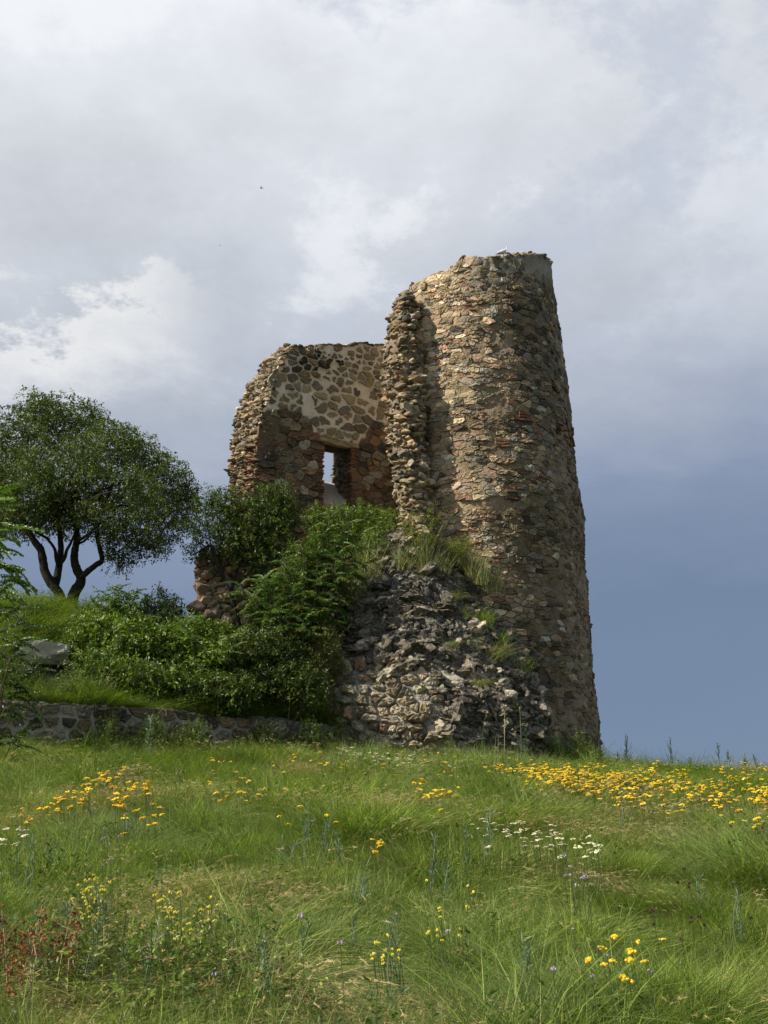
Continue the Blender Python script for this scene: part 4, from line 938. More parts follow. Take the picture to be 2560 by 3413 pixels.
# trees against the ruin
sh = shrub('small_dark_tree', 'dark small-leaved tree left of the window wall, its thin stem over the stone corner', 'tree', at(800, 2085, 25.0),
    [lob(700, 1700, 25, 55, 55), lob(760, 1690, 25.1, 70, 60), lob(880, 1680, 25, 60, 55), lob(935, 1650, 25, 40, 45), lob(900, 1760, 25, 80, 70), lob(800, 1790, 25, 90, 80), lob(690, 1800, 25, 55, 55), lob(870, 1860, 25, 80, 60), lob(650, 1840, 25, 30, 22), lob(640, 1760, 25.2, 30, 30), lob(960, 1720, 25, 50, 50)],
    2700, 7, .22, .075, LPD + LP1[:2], stems=0, upb=.35)
for pth in ([(800, 2085), (770, 1975), (745, 1930), (715, 1870), (700, 1800), (690, 1740)], [(745, 1930), (730, 1860), (735, 1800), (740, 1730)], [(715, 1875), (690, 1830), (655, 1800)], [(770, 1975), (800, 1880), (860, 1800), (900, 1700)], [(728, 1850), (700, 1820), (665, 1838), (640, 1850)]):
    V, F = tube(smooth_path([at(u, v, 24.85 + .25 * math.sin(u)) for u, v in pth], 4), np.linspace(.045, .012, (len(pth) - 1) * 4 + 1), 6, .1); part('limb', sh, V, F, M_BARK)
# pinnate fronds for the tree-of-heaven saplings
def frond_mesh(nm, L, nl, ll, pal, droop, tipred=False):
    Vs, Fs, Cs, k0 = [], [], [], 0; c0 = np.array(pal[random.randrange(len(pal))])
    f = np.linspace(0, 1, 9); path = np.column_stack([L * f * (1 - .10 * f), 0 * f, L * (.35 * f - (.35 + droop) * f ** 2)])
    v, fc = tube(path, np.linspace(.006, .002, 9) , 4); Vs.append(v); Fs.append(fc); Cs.append(np.broadcast_to(c0 * np.array([1.3, .9, .9]), v.shape)); k0 = len(v)
    fl = np.linspace(.14, 1, nl); p = np.column_stack([np.interp(fl, f, path[:, 0]), 0 * fl, np.interp(fl, f, path[:, 2])])
    for s_ in (1, -1):
        d = np.column_stack([.35 + 0 * fl, s_ * np.ones(nl), -.55 - .35 * RG.random(nl)]) + RG.normal(0, .12, (nl, 3)); ln = ll * (1 - .45 * np.abs(fl - .5)) * RG.uniform(.85, 1.1, nl)
        cc = np.clip(np.outer(RG.uniform(.8, 1.2, nl), c0), 0, 1)
        if tipred: cc = cc * (1 - fl[:, None] ** 3 * .7) + np.array([.16, .10, .04]) * fl[:, None] ** 3 * .7
        v, fc, c = leaves_geo(p, d, ln, ln * .42, cc, .3, np.array([0, 0, 4.0])); Vs.append(v); Fs.append(fc + k0); Cs.append(c); k0 += len(v)
    return mesh(nm, np.concatenate(Vs), np.concatenate(Fs), M_LEAF, np.concatenate(Cs))
FR = [frond_mesh('frond', .52, 12, .135, [(.085, .15, .03), (.11, .18, .035), (.07, .12, .025)], d, k % 3 == 0) for k, d in enumerate([.2, .45, .7, .35, .55])]
FRD = [frond_mesh('frond', .62, 12, .15, [(.04, .07, .018), (.055, .09, .02)], d) for d in (.3, .6, .8)]
def sapling(label, base, tips, fr, per, sc, group=None, spread=1.0, stem=.022, name='tree_of_heaven_sapling', flip=None, names=0):
    t = thing(name, label, 'sapling', base, group); base = np.asarray(base, float)
    for e in tips:
        e = np.asarray(e, float); m = (base + e) / 2 + RG.normal(0, .08, 3); p = smooth_path([base - [0, 0, .1], m, e], 4)
        V, F = tube(p, np.linspace(stem, stem * .3, len(p)), 5); part('stem', t, V, F, M_TWIG)
        for k in range(per):
            f = 1 - (k / per) * .55 * random.uniform(.8, 1.1); q = p[0] + 0; q = np.array([np.interp(f, np.linspace(0, 1, len(p)), p[:, j]) for j in range(3)])
            o = bpy.data.objects.new('frond', random.choice(fr)); COL.objects.link(o); o.parent = t; o.location = tuple(q - base)
            az = k * 2.4 + random.uniform(-.5, .5) if flip is None else random.gauss(flip, .5)
            o.rotation_euler = (random.gauss(0, .2), -random.uniform(-.1, .75) if k > 1 else -.9, az); s_ = sc * random.uniform(.7, 1.15); o.scale = (s_,) * 3
    return t
tips = [at(u, v, y) for u, v, y in [(1100, 1720, 23.9), (1150, 1760, 23.8), (1070, 1790, 23.7), (1190, 1800, 23.9), (1010, 1830, 23.6), (950, 1880, 23.5), (1120, 1860, 23.4), (1060, 1920, 23.3), (880, 1930, 23.4), (980, 1960, 23.2), (1150, 1930, 23.5), (840, 1990, 23.3), (910, 2030, 23.1), (1080, 2010, 23.2), (1010, 2070, 23.0), (800, 1950, 23.6), (1200, 1900, 23.8)]]
sapling('bright green tree of heaven with drooping feathered fronds standing before the window wall', at(1000, 2290, 23.3), tips, FR, 21, .88, stem=.03)
for (u, v0, v1, y, lab) in [(352, 2060, 1975, 24.3, 'upright feathered shoot standing above the thicket nearest the tree trunks'), (395, 2060, 1968, 24.4, 'tallest arching feathered shoot above the left of the thicket'), (440, 2060, 1985, 24.2, 'feathered shoot above the thicket in the gap of open sky'), (560, 2080, 2010, 24.3, 'dark feathered shoot above the thicket just left of the wall corner'), (470, 2180, 2075, 22.4, 'feathered shoot rising from the middle of the thicket'), (620, 2200, 2080, 22.3, 'feathered shoot rising from the right of the thicket'), (760, 2260, 2130, 22.2, 'feathered shoot low in front of the feathered tree')]:
    sapling(lab, at(u, v0, y) - np.array([0, 0, .5]), [at(u, v1, y), at(u + 22, v1 + 30, y)], FR, 8, .7, 'feathered shoots in the thicket', stem=.012)
shrub('leafy_bush', 'bright leafy bush filling the gap under the window, right of the feathered tree', 'bush', at(1150, 1980, 25.6), [lob(1060, 1740, 26, 45, 50), lob(1130, 1730, 26, 50, 45), lob(1210, 1735, 26, 55, 45), lob(1270, 1745, 26, 50, 40), lob(1310, 1770, 25.9, 35, 35), lob(1200, 1800, 25.8, 80, 50), lob(1110, 1800, 25.8, 70, 50)], 1500, 7, .22, .075, LP2 + LP1, upb=.7)
shrub('small_leaved_bush', 'dim small-leaved bush tucked between the feathered tree and the top of the mound', 'bush', at(1240, 2010, 24.9), [lob(1290, 1760, 25.2, 50, 45), lob(1250, 1820, 25.1, 55, 45), lob(1200, 1880, 25, 45, 50)], 620, 7, .16, .055, LP1, upb=.7)
shrub('leafy_bush', 'bright bush inside the feathered tree, hiding its middle', 'bush', at(1020, 2250, 23.9), [lob(1040, 1860, 24.1, 90, 70), lob(960, 1960, 24, 100, 60), lob(1090, 1950, 24.1, 70, 60), lob(980, 2060, 23.8, 90, 60)], 1300, 7, .22, .075, LP2 + LP1, upb=.2, droop=.5)
# the thicket on the bank
PALS = [LP1, LP1, LP2, LPD + LP1]
thk = [ # label detail, base u, y, lobes
 ('pale twiggy bush with upright sprays against the sky, right of the tree trunks', 370, 24.6, [(340, 2030, 30, 45), (400, 2010, 32, 45), (440, 2040, 30, 40), (380, 2090, 70, 50)], LP2, .11, .6),
 ('dark upright bush on the skyline just left of the crumbled wall corner', 545, 24.8, [(530, 2010, 35, 35), (570, 2030, 35, 30), (550, 2070, 55, 45), (500, 2060, 30, 30)], LPD, .08, .6),
 ('round yellow-green bush growing below the crumbled wall corner', 700, 23.9, [(640, 2110, 60, 45), (720, 2130, 70, 45), (790, 2160, 60, 45), (680, 2170, 80, 50)], LP2, .10, .4),
 ('broad light green bush at the left end of the thicket, below the tree', 330, 22.9, [(300, 2090, 60, 40), (380, 2120, 70, 50), (330, 2170, 80, 50), (280, 2150, 50, 40)], LP2, .10, .4),
 ('large rounded bush with broad glossy leaves in the middle of the thicket', 480, 22.6, [(470, 2130, 80, 60), (540, 2160, 80, 60), (430, 2200, 80, 60), (500, 2230, 80, 50)], LP1, .12, .4),
 ('dense bush between the large glossy bush and the feathered tree', 640, 22.4, [(600, 2180, 80, 60), (690, 2210, 80, 60), (640, 2260, 90, 50)], LP1, .11, .4),
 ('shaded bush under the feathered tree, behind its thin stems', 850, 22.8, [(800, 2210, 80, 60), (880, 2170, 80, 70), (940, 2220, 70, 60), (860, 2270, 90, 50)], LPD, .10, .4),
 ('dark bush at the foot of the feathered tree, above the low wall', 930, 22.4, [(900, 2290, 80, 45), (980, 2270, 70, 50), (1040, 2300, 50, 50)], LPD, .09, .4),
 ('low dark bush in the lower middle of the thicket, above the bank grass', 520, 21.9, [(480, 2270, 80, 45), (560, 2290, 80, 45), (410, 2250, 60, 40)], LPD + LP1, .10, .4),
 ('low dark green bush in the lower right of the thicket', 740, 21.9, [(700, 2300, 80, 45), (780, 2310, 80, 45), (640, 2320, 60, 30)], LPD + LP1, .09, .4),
 ('straggly olive bush in the hollow just left of the mound', 1100, 23.2, [(1090, 2150, 35, 60), (1060, 2220, 40, 50), (1110, 2230, 30, 50)], [(.12, .14, .04), (.09, .11, .03), (.17, .15, .05)], .05, .7),
 ('small light bush low at the left of the thicket beside the boulder', 300, 21.8, [(290, 2215, 50, 35), (350, 2250, 60, 35)], LP1, .08, .4)]
for (lab, bu, by, lobes, pal, lf, ub) in thk:
    L_ = [lob(u, v, by + random.uniform(-.15, .15), a, b) for u, v, a, b in lobes]; nsh = int(sum(a * b for _, _, a, b in lobes) / 16 * (.10 / lf) ** 1.2)
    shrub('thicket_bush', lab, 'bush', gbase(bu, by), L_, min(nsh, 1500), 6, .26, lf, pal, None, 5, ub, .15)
# fronds entering at the left edge
sapling('light green feathered sapling leaning in at the left edge, above the dark one', at(-60, 2200, 17.0), [at(u, v, 17 + random.uniform(-.3, .3)) for u, v in [(-50, 1680), (-60, 1740), (-25, 1790), (-70, 1840), (-90, 1720)]], [frond_mesh('frond', .62, 12, .16, [(.10, .17, .03), (.13, .20, .04)], d) for d in (.4, .7)], 7, .95, stem=.02, flip=.2)
sapling('dark shaded feathered sapling at the left edge in front of the low wall', at(-70, 2560, 16.4), [at(u, v, 16.4 + random.uniform(-.3, .3)) for u, v in [(-10, 1960), (20, 2060), (60, 2120), (30, 2190), (70, 2260), (10, 2330), (30, 2400), (-20, 2010), (40, 2470)]], FRD, 5, .72, stem=.02, flip=.1)

# ---- goldenrod-like plume and tall grasses on top of the mound
def plume(label, u, v0, v1, y, n, pal, w_, head=None, cat='plant', name='feathery_herb', wd=30, slope=1.0):
    b = at(u, v0, y); t = thing(name, label, cat, b); h = (v0 - v1) * y / FPX
    V, F, C, tip, dd = blades(n, wd * y / FPX, h * .3, h, w_, .20, pal, .25, 3, .3); V[:, 2] += V[:, 1] * slope + RG.normal(0, .04);  part('foliage', t, V + b, F, M_GRASS, C, kind='stuff')
    if head is not None:
        k = RG.random(len(tip)) < .7; tp = np.repeat(tip[k], 14, 0) + RG.normal(0, .03, (k.sum() * 14, 3)) + b - np.array([0, 0, .05])
        v, f, c = leaves_geo(tp, RG.normal(size=tp.shape) + [0, 0, .7], .05, .016, np.array(head)[RG.integers(0, len(head), len(tp))]); part('flower_plume', t, v, f, M_GRASS, c, kind='stuff')
YG = [(.22, .25, .03), (.28, .29, .035), (.16, .20, .03)]
plume('tall yellow-green feathery plume in front of the tower foot on the mound top', 1405, 1850, 1665, 24.7, 190, [(.16, .18, .04), (.13, .15, .04)], .011, YG, wd=40)
plume('shorter yellow-green feathery plant to the right of the tall plume', 1525, 1870, 1770, 24.8, 140, [(.16, .18, .04)], .008, YG, wd=30)
for (lab, u, v0, v1, y, wd) in [('tall straw-coloured grass clump leaning beside the plume on the mound top', 1420, 1900, 1720, 24.55, 40), ('arching grey-green grass clump on the left shoulder of the mound', 1235, 1920, 1760, 24.5, 40), ('straw grass clump right of the short yellow plant on the mound', 1600, 1930, 1820, 24.75, 35), ('dry grass clump wedged against the tower at the right end of the mound crest', 1640, 1960, 1870, 24.85, 34), ('green grass clump filling the dip between the two plumes', 1475, 1880, 1790, 24.6, 34), ('long-bladed grass clump on the crest just left of the tall plume', 1345, 1880, 1770, 24.5, 34), ('green grass clump where the mound crest meets the tower', 1570, 1900, 1810, 24.75, 30), ('thin grass clump left of the lichened crest rock', 1185, 1990, 1860, 24.3, 35)]:
    plume(lab, u, v0, v1, y, 190, [(.30, .28, .12), (.21, .22, .08), (.16, .19, .06)], .009, None, 'grass clump', 'tall_grass_clump', wd)
for (lab, u, v0, v1, y, wd, k) in [('yellow-green tall grass clump on the bank above the left part of the low wall', 175, 2345, 2225, 20.6, 60, 0), ('pale tall grass clump on the bank below the boulder', 265, 2345, 2235, 20.8, 60, 0), ('tall bright grass clump on the wall edge left of the thicket', 345, 2350, 2240, 20.9, 60, 0), ('silvery-green grass clump leaning over the wall edge under the thicket', 430, 2355, 2265, 21.0, 55, 1), ('grass clump at the left end above the low wall', 70, 2335, 2240, 20.4, 60, 0), ('dark grass clump on the wall edge below the middle of the thicket', 560, 2360, 2290, 21.3, 60, 1), ('green grass clump on the wall edge below the feathered tree', 780, 2390, 2300, 21.9, 60, 1), ('silvery grass clump near the right end of the low wall', 980, 2400, 2310, 22.4, 55, 1), ('tall grass on the bank crest left of the tree trunks', 110, 2090, 1995, 24.6, 70, 0), ('tall grass on the bank crest at the left edge', 20, 2090, 1985, 24.4, 70, 0), ('tall grass at the foot of the tree trunks', 240, 2070, 1995, 25.6, 60, 0)]:
    b = at(u, v0, y); zz_ = float(H(b[0], b[1])); vb = float(proj(np.array([b[0], b[1], zz_]))[1])
    plume(lab, u, vb + 4, vb - (v0 - v1), y, 480, [(.24, .27, .07), (.18, .22, .05), (.13, .17, .04)] if k == 0 else [(.12, .16, .07), (.09, .12, .04), (.16, .19, .10)], .008, None, 'grass clump', 'tall_grass_clump', wd, .3)
# ---- small standing plants of the meadow
def where(u, v):
    c = ['far left', 'left', 'left of centre', 'centre', 'right of centre', 'right', 'far right'][int(min(max(u, 0), 2559) / 2560 * 7)]
    w_ = 'upper' if v < 2560 else 'upper middle' if v < 2660 else 'middle' if v < 2850 else 'lower middle' if v < 3080 else 'lower' if v < 3260 else 'bottom'
    return c, w_
def gpt(u, v, lift=0.0): p, ok = ground_hit([u], [v], lift); return p[0]
def stalk(name, label, cat, base, h, nb, pal_m, group=None, leafy=0, pal=GB, lean=.08, br=.5, seedhead=None, leafl=.07, thick=.004):
    t = thing(name, label, cat, base, group); base = np.asarray(base, float)
    lx, ly = random.gauss(0, lean), random.gauss(0, lean); top = base + np.array([lx * h, ly * h, h]); p = smooth_path([base - [0, 0, .05], (base + top) / 2 + RG.normal(0, .02, 3), top], 3)
    V, F = tube(p, np.linspace(thick, thick * .4, len(p)), 4); part('stem', t, V, F, pal_m); br_ = [(V, F)]; tips = [top]; bs = []
    for k in range(nb):
        f = random.uniform(.25, .92); q = base + (top - base) * f; az = random.uniform(0, 6.28); l = h * br * (1.1 - f) * random.uniform(.6, 1.2)
        e = q + np.array([math.cos(az) * l * .45, math.sin(az) * l * .45, l * .95]); v, f_ = tube([q, (q + e) / 2 + [0, 0, -.01], e], [thick * .6, thick * .5, thick * .3], 3); bs.append((v, f_)); tips.append(e)
    if bs: V, F, _ = join(bs); part('branches', t, V, F, pal_m, kind='stuff')
    if leafy:
        n = leafy; f = RG.random(n); q = base + (top - base) * f[:, None]; d = np.column_stack([RG.normal(0, 1, (n, 2)), RG.uniform(.5, 1.8, n)])
        v, f_, c = leaves_geo(q, d, leafl * RG.uniform(.6, 1.2, n), leafl * .11, np.array(pal)[RG.integers(0, len(pal), n)]); part('leaves', t, v, f_, M_LEAF, c, kind='stuff')
    if seedhead:
        cc, r, n = seedhead; tp = np.array(tips); ii_ = RG.integers(0, len(tp), n); fr_ = 1 - (RG.random(n) * .45 if 'dock' in name else 0 * RG.random(n))[:, None]; tp = base * (1 - fr_) + tp[ii_] * fr_ + RG.normal(0, r * .6, (n, 3)); v, f_, c = leaves_geo(tp, RG.normal(size=(n, 3)), r * .9, r * .7, np.array(cc)[RG.integers(0, len(cc), n)]); part('seed_heads', t, v, f_, M_PETAL, c, kind='stuff')
    return t
GBM = plain('grey_green_stem', (.13, .18, .11), .8); DGM = plain('dark_green_stem', (.05, .08, .03), .85); TNM = plain('straw_stem', (.30, .26, .15), .85)
sky_w = [(1940, 2560, 110, 'leftmost tall wiry weed on the skyline right of the tower'), (1985, 2560, 120, 'tallest many-branched weed on the skyline right of the tower'), (2010, 2565, 95, 'branched weed right behind the tallest one on the skyline'), (2060, 2570, 60, 'short weed between the two big wiry clumps on the skyline'), (2100, 2570, 110, 'wiry weed with ascending twigs, second clump from the tower on the skyline'), (2085, 2575, 70, 'low branched weed at the foot of the second skyline clump'),
         (2240, 2585, 115, 'slender candelabra weed standing alone mid way along the right skyline'), (2300, 2590, 60, 'short weed just right of the slender candelabra weed'), (2405, 2600, 110, 'dark wiry weed near the right end of the skyline'), (2440, 2600, 90, 'pale frothy weed beside the dark wiry one near the right end'), (2480, 2600, 80, 'yellowish thin weed second from the right edge on the skyline'), (2535, 2610, 85, 'rightmost thin weed on the skyline at the picture edge'), (1900, 2545, 100, 'bushy dark weed at the right foot of the tower'), (1960, 2565, 80, 'dark weed with a round seed head on the skyline by the tower')]
for k, (u, v, hp, lab) in enumerate(sky_w):
    b = at(u, v, 24.6); b[2] = float(H(b[0], b[1])); h = max(.4, float(at(u, v - hp * 1.12, 24.6)[2] - b[2]))
    stalk('wiry_weed', lab, 'weed', b, h, 15, DGM, 'wiry weeds along the skyline', 34, LPD, .05, .5, ([(.3, .3, .12)], .02, 30) if k in (9, 10) else None, .07, .010)
for k, (u, v0, v1) in enumerate([(30, 2030, 1935), (75, 2020, 1945), (140, 2030, 1960), (165, 2030, 1965), (290, 2040, 1975), (15, 2060, 1960), (315, 2045, 1990)]):
    b = at(u, v0, 25.5); b[2] = float(H(b[0], b[1])); stalk('bank_weed', ['frothy pale weed on the bank crest at the left edge', 'second frothy weed from the left on the bank crest', 'thin upright weed left of the tree trunks', 'slender weed just left of the tree trunks', 'thin weed just right of the tree trunks', 'lowest weed on the bank at the left edge', 'short weed on the crest right of the tree'][k], 'weed', b, max(.3, float(at(u, v1, 25.5)[2] - b[2])), 12, GBM, None, 20, LP1, .08, .55, ([(.45, .45, .30)], .03, 70) if k in (0, 1, 5) else None, .06, .004)
for (u, v, vt, y, lab, col, hd) in [(1678, 2560, 2352, 22.2, 'tall pale stalk topped by a white tuft in front of the tower foot', TNM, ([(.75, .72, .62)], .03, 60)), (1735, 2545, 2358, 22.2, 'leaning pale green stalk with a feathery top right of the white-tufted one', GBM, ([(.40, .38, .22)], .035, 40)), (1600, 2560, 2395, 22.2, 'dark leafy stalk left of the white-tufted one before the mound', DGM, None), (1870, 2570, 2430, 22.6, 'dark leafy stalk before the right foot of the tower', DGM, None), (1755, 2560, 2440, 22.4, 'thick dark weed before the tower foot near the leaning stalk', DGM, None), (1510, 2560, 2440, 22.2, 'dark weed with side twigs before the mound foot', DGM, None)]:
    b = at(u, v, y); b[2] = float(H(b[0], b[1])); h = float(at(u, vt, y)[2] - b[2])
    stalk('tall_stalk', lab, 'weed', b, h, 4 if hd else 14, col, None, 34, LP1, .07, .35, hd, .09, .009)
# dark scrub that hides the tower's foot
for (u, v, lab) in [(1540, 2500, 'low dark weeds bunched before the mound, left of the white-tufted stalk'), (1640, 2500, 'low mixed weeds with mauve flowers under the white-tufted stalk'), (1760, 2490, 'dark green weed clump at the very foot of the tower'), (1850, 2520, 'dark weed clump at the tower foot near its right edge'), (1950, 2530, 'dark weed clump on the crest just right of the tower')]:
    y = 23.3 if u < 1700 else 24.2; b = at(u, 2540, y); b[2] = float(H(b[0], b[1]))
    shrub('weed_clump', lab, 'weed', b, [lob(u, v, y, 60, 45), lob(u + 30, v + 20, y, 45, 30), lob(u - 20, v - 45, y, 22, 35)], 330, 7, .2, .05, LP1 + [(.09, .12, .04)], None, 2, .9)
for (u, v, y, w_, lab) in [(60, 2090, 23.6, 60, 'rough weedy clump on the bank above the low flat stone'), (270, 2110, 23.4, 50, 'weedy clump between the boulder and the thicket'), (40, 2290, 20.6, 60, 'yellow-green weedy clump at the left end above the low wall'), (200, 2290, 20.7, 70, 'pale weedy clump above the low wall under the boulder'), (330, 2320, 20.6, 55, 'bushy weed clump on the wall edge left of the thicket'), (860, 2370, 21.8, 70, 'dark weed clump spilling over the low wall under the feathered tree'), (1000, 2370, 22.2, 60, 'grey-green weed clump on the wall edge near the mound'), (1090, 2380, 22.5, 45, 'last weed clump between the low wall and the mound'), (620, 2350, 21.2, 60, 'low green clump on the wall edge under the thicket'), (480, 2340, 20.9, 60, 'low clump on the wall edge in front of the glossy bush'), (30, 2140, 22.8, 60, 'leafy scrub left of the boulder'), (230, 2160, 22.8, 50, 'leafy scrub touching the right end of the boulder'), (120, 2060, 24.2, 60, 'low scrub on the bank left of the tree foot'), (250, 2060, 24.6, 60, 'low scrub right under the tree foot'), (300, 2300, 21.0, 55, 'leafy clump at the left foot of the thicket')]:
    b = at(u, v + 40, y); b[2] = float(H(b[0], b[1])); shrub('weed_clump', lab, 'weed', b, [(b + np.array([0, 0, .22]), w_ * y / FPX, .3, .30), (b + np.array([.2, 0, .42]), w_ * .6 * y / FPX, .25, .32)], 420, 7, .22, .045, LP1 + [(.16, .18, .06), (.12, .16, .07)], None, 2, 1.1)
# grey-green thistle before the low wall and blue-green stalks in the meadow
t = stalk('grey_thistle', 'grey-green thistle standing in front of the low wall', 'thistle', gpt(490, 2560), .85, 7, GBM, None, 120, [(.22, .27, .20), (.17, .22, .15)], .05, .5, None, .15, .011)
bl = [(300, 2700), (420, 2790), (610, 2600, 'x'), (950, 2860), (1010, 2870), (1075, 2850), (1100, 2830), (1150, 2860), (920, 2860), (1040, 2780), (1560, 2900), (1600, 2880), (1620, 2840), (1430, 2960), (1470, 2990), (1190, 3020), (2080, 2760), (2370, 3010), (2470, 3120), (180, 3150), (120, 3200), (230, 3220), (290, 3290), (330, 3180), (400, 3310), (470, 3330), (60, 2980), (860, 3390), (1340, 3330), (1780, 3330), (990, 3190), (1180, 3150)]
for k, t_ in enumerate(bl):
    u, v = t_[:2]; p = gpt(u, min(v + 110, 3600)); h = random.uniform(.34, .6) * (.8 if v > 3000 else 1)
    cc_, ww_ = where(u, v)
    stalk('glaucous_weed', f'upright blue-green weed with narrow leaves, {cc_} in the {ww_} meadow', 'weed', p, h, 7, GBM, 'blue-green weeds in the meadow', 60, GB, .12, .5, None, .075, .0045)
for (u, v, lab) in [(30, 3200, 'rust-brown dock seed spikes at the left edge of the foreground'), (95, 3180, 'rust-brown dock seed spikes second from the left edge, near the bottom'), (60, 3290, 'lowest rusty dock spikes in the bottom left corner'), (180, 3170, 'small rusty dock spike right of the tall spikes at the left edge'), (225, 3230, 'rightmost small rusty dock spike near the bottom left corner'), (1160, 2680, 'dry orange-brown weed with bare twigs in the middle of the meadow')]:
    p = gpt(u, v + 170 if v > 3000 else v + 60); stalk('dock_plant', lab, 'weed', p, (.44 if v > 3000 else .45), 3, TNM, None, 6, G3, .1, .5, ([(.22, .085, .035), (.30, .13, .05), (.16, .06, .03)], .026, 95 if v > 3000 else 90), .06, .005)
# ---- flowers
def head_mesh(nm, c, r, n, flat=.35):
    Vs = []
    for k in range(n):
        a = random.uniform(0, 6.28); rr_ = r * math.sqrt(random.random()) * .85; g = rock_geo((r * .30, r * .30, r * flat * .6), None, 2, ico(0)); o = np.array([math.cos(a) * rr_, math.sin(a) * rr_, r * flat * (1 - (rr_ / r) ** 2)])
        Vs.append((g[0] + o, g[1], np.array(c) * random.uniform(.8, 1.1)))
    V, F, C = join(Vs); return mesh(nm, V, F, M_PETAL, C)
YEL = [head_mesh('flower_head', c, random.uniform(.034, .048), random.choice([7, 9, 12, 14]), random.uniform(.25, .55)) for c in ((.84, .58, .02), (.86, .62, .03), (.78, .48, .02), (.86, .68, .06), (.60, .42, .06), (.84, .60, .03))]
WHT = [head_mesh('flower_head', c, .042, 11, .25) for c in ((.62, .60, .36), (.56, .54, .32), (.66, .64, .44))]
LEM = [head_mesh('flower_head', c, .026, 7, .8) for c in ((.75, .66, .06), (.70, .62, .10))]
MAU = [head_mesh('flower_head', c, .022, 6, .8) for c in ((.42, .32, .50), (.50, .42, .56))]
DRK = [head_mesh('flower_head', c, .020, 7, 1.0) for c in ((.06, .008, .02), (.08, .012, .03))]
STM = {}
def stem_mesh(h):
    k = round(h, 1)
    if k not in STM:
        V, F = tube([(0, 0, -k), (.02, .01, -k * .5), (0, 0, 0)], [.0028, .0022, .0018], 3); STM[k] = mesh('stem', V, F, M_STEM)
    return STM[k]
def flowers(us, vs, hm, name, label, cat, group, h=(.35, .5), sc=(.7, 1.15), per=1, spread=.05):
    near = np.mean(vs) > 2980; h = (.26, .32) if near else h; P_, ok = ground_hit(us, vs, float(np.mean(h)) + .03)
    for i in range(len(us)):
        if not ok[i]: continue
        b = P_[i]; cc_, ww_ = where(us[i], vs[i]); t = thing(name, label.replace('@', f'{cc_} in the {ww_} meadow') if '@' in label else label, cat, b, group); hh = float(np.mean(h)) + .03
        for j in range(per if not isinstance(per, tuple) else random.randint(*per)):
            q = (random.gauss(0, spread) * (j > 0), random.gauss(0, spread) * (j > 0), hh + random.gauss(0, .045))
            o = bpy.data.objects.new('flower_head', random.choice(hm)); COL.objects.link(o); o.parent = t; o.location = q; o.rotation_euler = (random.gauss(0, .22), random.gauss(0, .22), random.uniform(0, 6.28)); s_ = random.uniform(*sc); o.scale = (s_,) * 3
            o = bpy.data.objects.new('stem', stem_mesh(hh)); COL.objects.link(o); o.parent = t; o.location = q
def band(n, u0, u1, vm, sv, dens=None):
    out = []
    while len(out) < n:
        u = random.uniform(u0, u1)
        if dens and random.random() > dens(u): continue
        out.append((u, random.gauss(vm(u), sv(u))))
    return np.array(out)
b = band(185, 1665, 2560, lambda u: 2568 + (u - 1665) * .085, lambda u: 12 + min((u - 1665) * .05, 26), lambda u: 1.0 if 1750 < u < 2300 else .6)
flowers(b[:, 0], b[:, 1], YEL, 'yellow_yarrow', 'yellow yarrow of the long dense right-hand band, @', 'flower', 'yellow yarrow in the long right-hand band', per=(4, 6), spread=.11, sc=(.45, .98))
b = np.vstack([band(26, 150, 300, lambda u: 2690 - (u - 150) * .35, lambda u: 16), band(24, 300, 510, lambda u: 2600 + (u - 300) * .12, lambda u: 20), band(14, 370, 520, lambda u: 2680, lambda u: 26)])
flowers(b[:, 0], b[:, 1], YEL, 'yellow_yarrow', 'yellow yarrow of the patch below the low wall, @', 'flower', 'yellow yarrow in the left patch', sc=(.6, .95), per=(1, 2), spread=.07)
b = np.vstack([band(14, 1395, 1530, lambda u: 2650, lambda u: 16), ]); flowers(b[:, 0], b[:, 1], YEL, 'yellow_yarrow', 'yellow yarrow plant in the small cluster above a dark grass hollow in the middle', 'flower', 'yellow yarrow in the middle cluster', sc=(.6, .95), per=(1, 3))
b = np.vstack([band(34, 700, 1620, lambda u: 2560 + 25 * math.sin(u / 60), lambda u: 22), band(12, 700, 1120, lambda u: 2650, lambda u: 30), np.array([(90, 2715), (70, 2740), (100, 2722), (415, 2775), (520, 2740), (515, 2730), (1275, 2830), (1265, 2850), (1245, 2810), (930, 2740), (1090, 2740)])])
flowers(b[:, 0], b[:, 1], YEL, 'yellow_yarrow', 'yellow yarrow standing singly, @', 'flower', 'scattered yellow yarrow', sc=(.55, .85), per=(1, 2))
b = np.array([(1965, 3192), (2005, 3198), (2015, 3208), (2055, 3200), (2075, 3214), (2102, 3222), (2110, 3236), (2130, 3168), (2150, 3184), (2210, 3155), (2045, 3228), (2095, 3240), (2100, 3200)]); flowers(b[:, 0], b[:, 1], YEL, 'yellow_yarrow', 'yellow yarrow plant in the little group in the right foreground', 'flower', 'yellow yarrow in the right foreground', sc=(.45, .65))
b = np.vstack([band(22, 1110, 1420, lambda u: 2508 + (u - 1110) * .10, lambda u: 10), band(18, 1180, 1500, lambda u: 2535, lambda u: 14)]); flowers(b[:, 0], b[:, 1], WHT, 'white_yarrow', 'white yarrow below the foot of the mound, @', 'flower', 'white yarrow below the mound', per=(1, 3), spread=.08, sc=(.6, 1.0))
b = band(34, 1590, 1990, lambda u: 2750 + (u - 1590) * .20, lambda u: 14); flowers(b[:, 0], b[:, 1], WHT, 'white_yarrow', 'white yarrow of the middle drift, @', 'flower', 'white yarrow in the middle right', per=(1, 3), spread=.08, sc=(.5, .9), h=(.38, .44))
b = np.vstack([band(14, 0, 100, lambda u: 2800, lambda u: 50)]); flowers(b[:, 0], b[:, 1], WHT, 'white_yarrow', 'white yarrow plant at the left edge of the meadow', 'flower', 'white yarrow at the left edge', sc=(.6, .9))
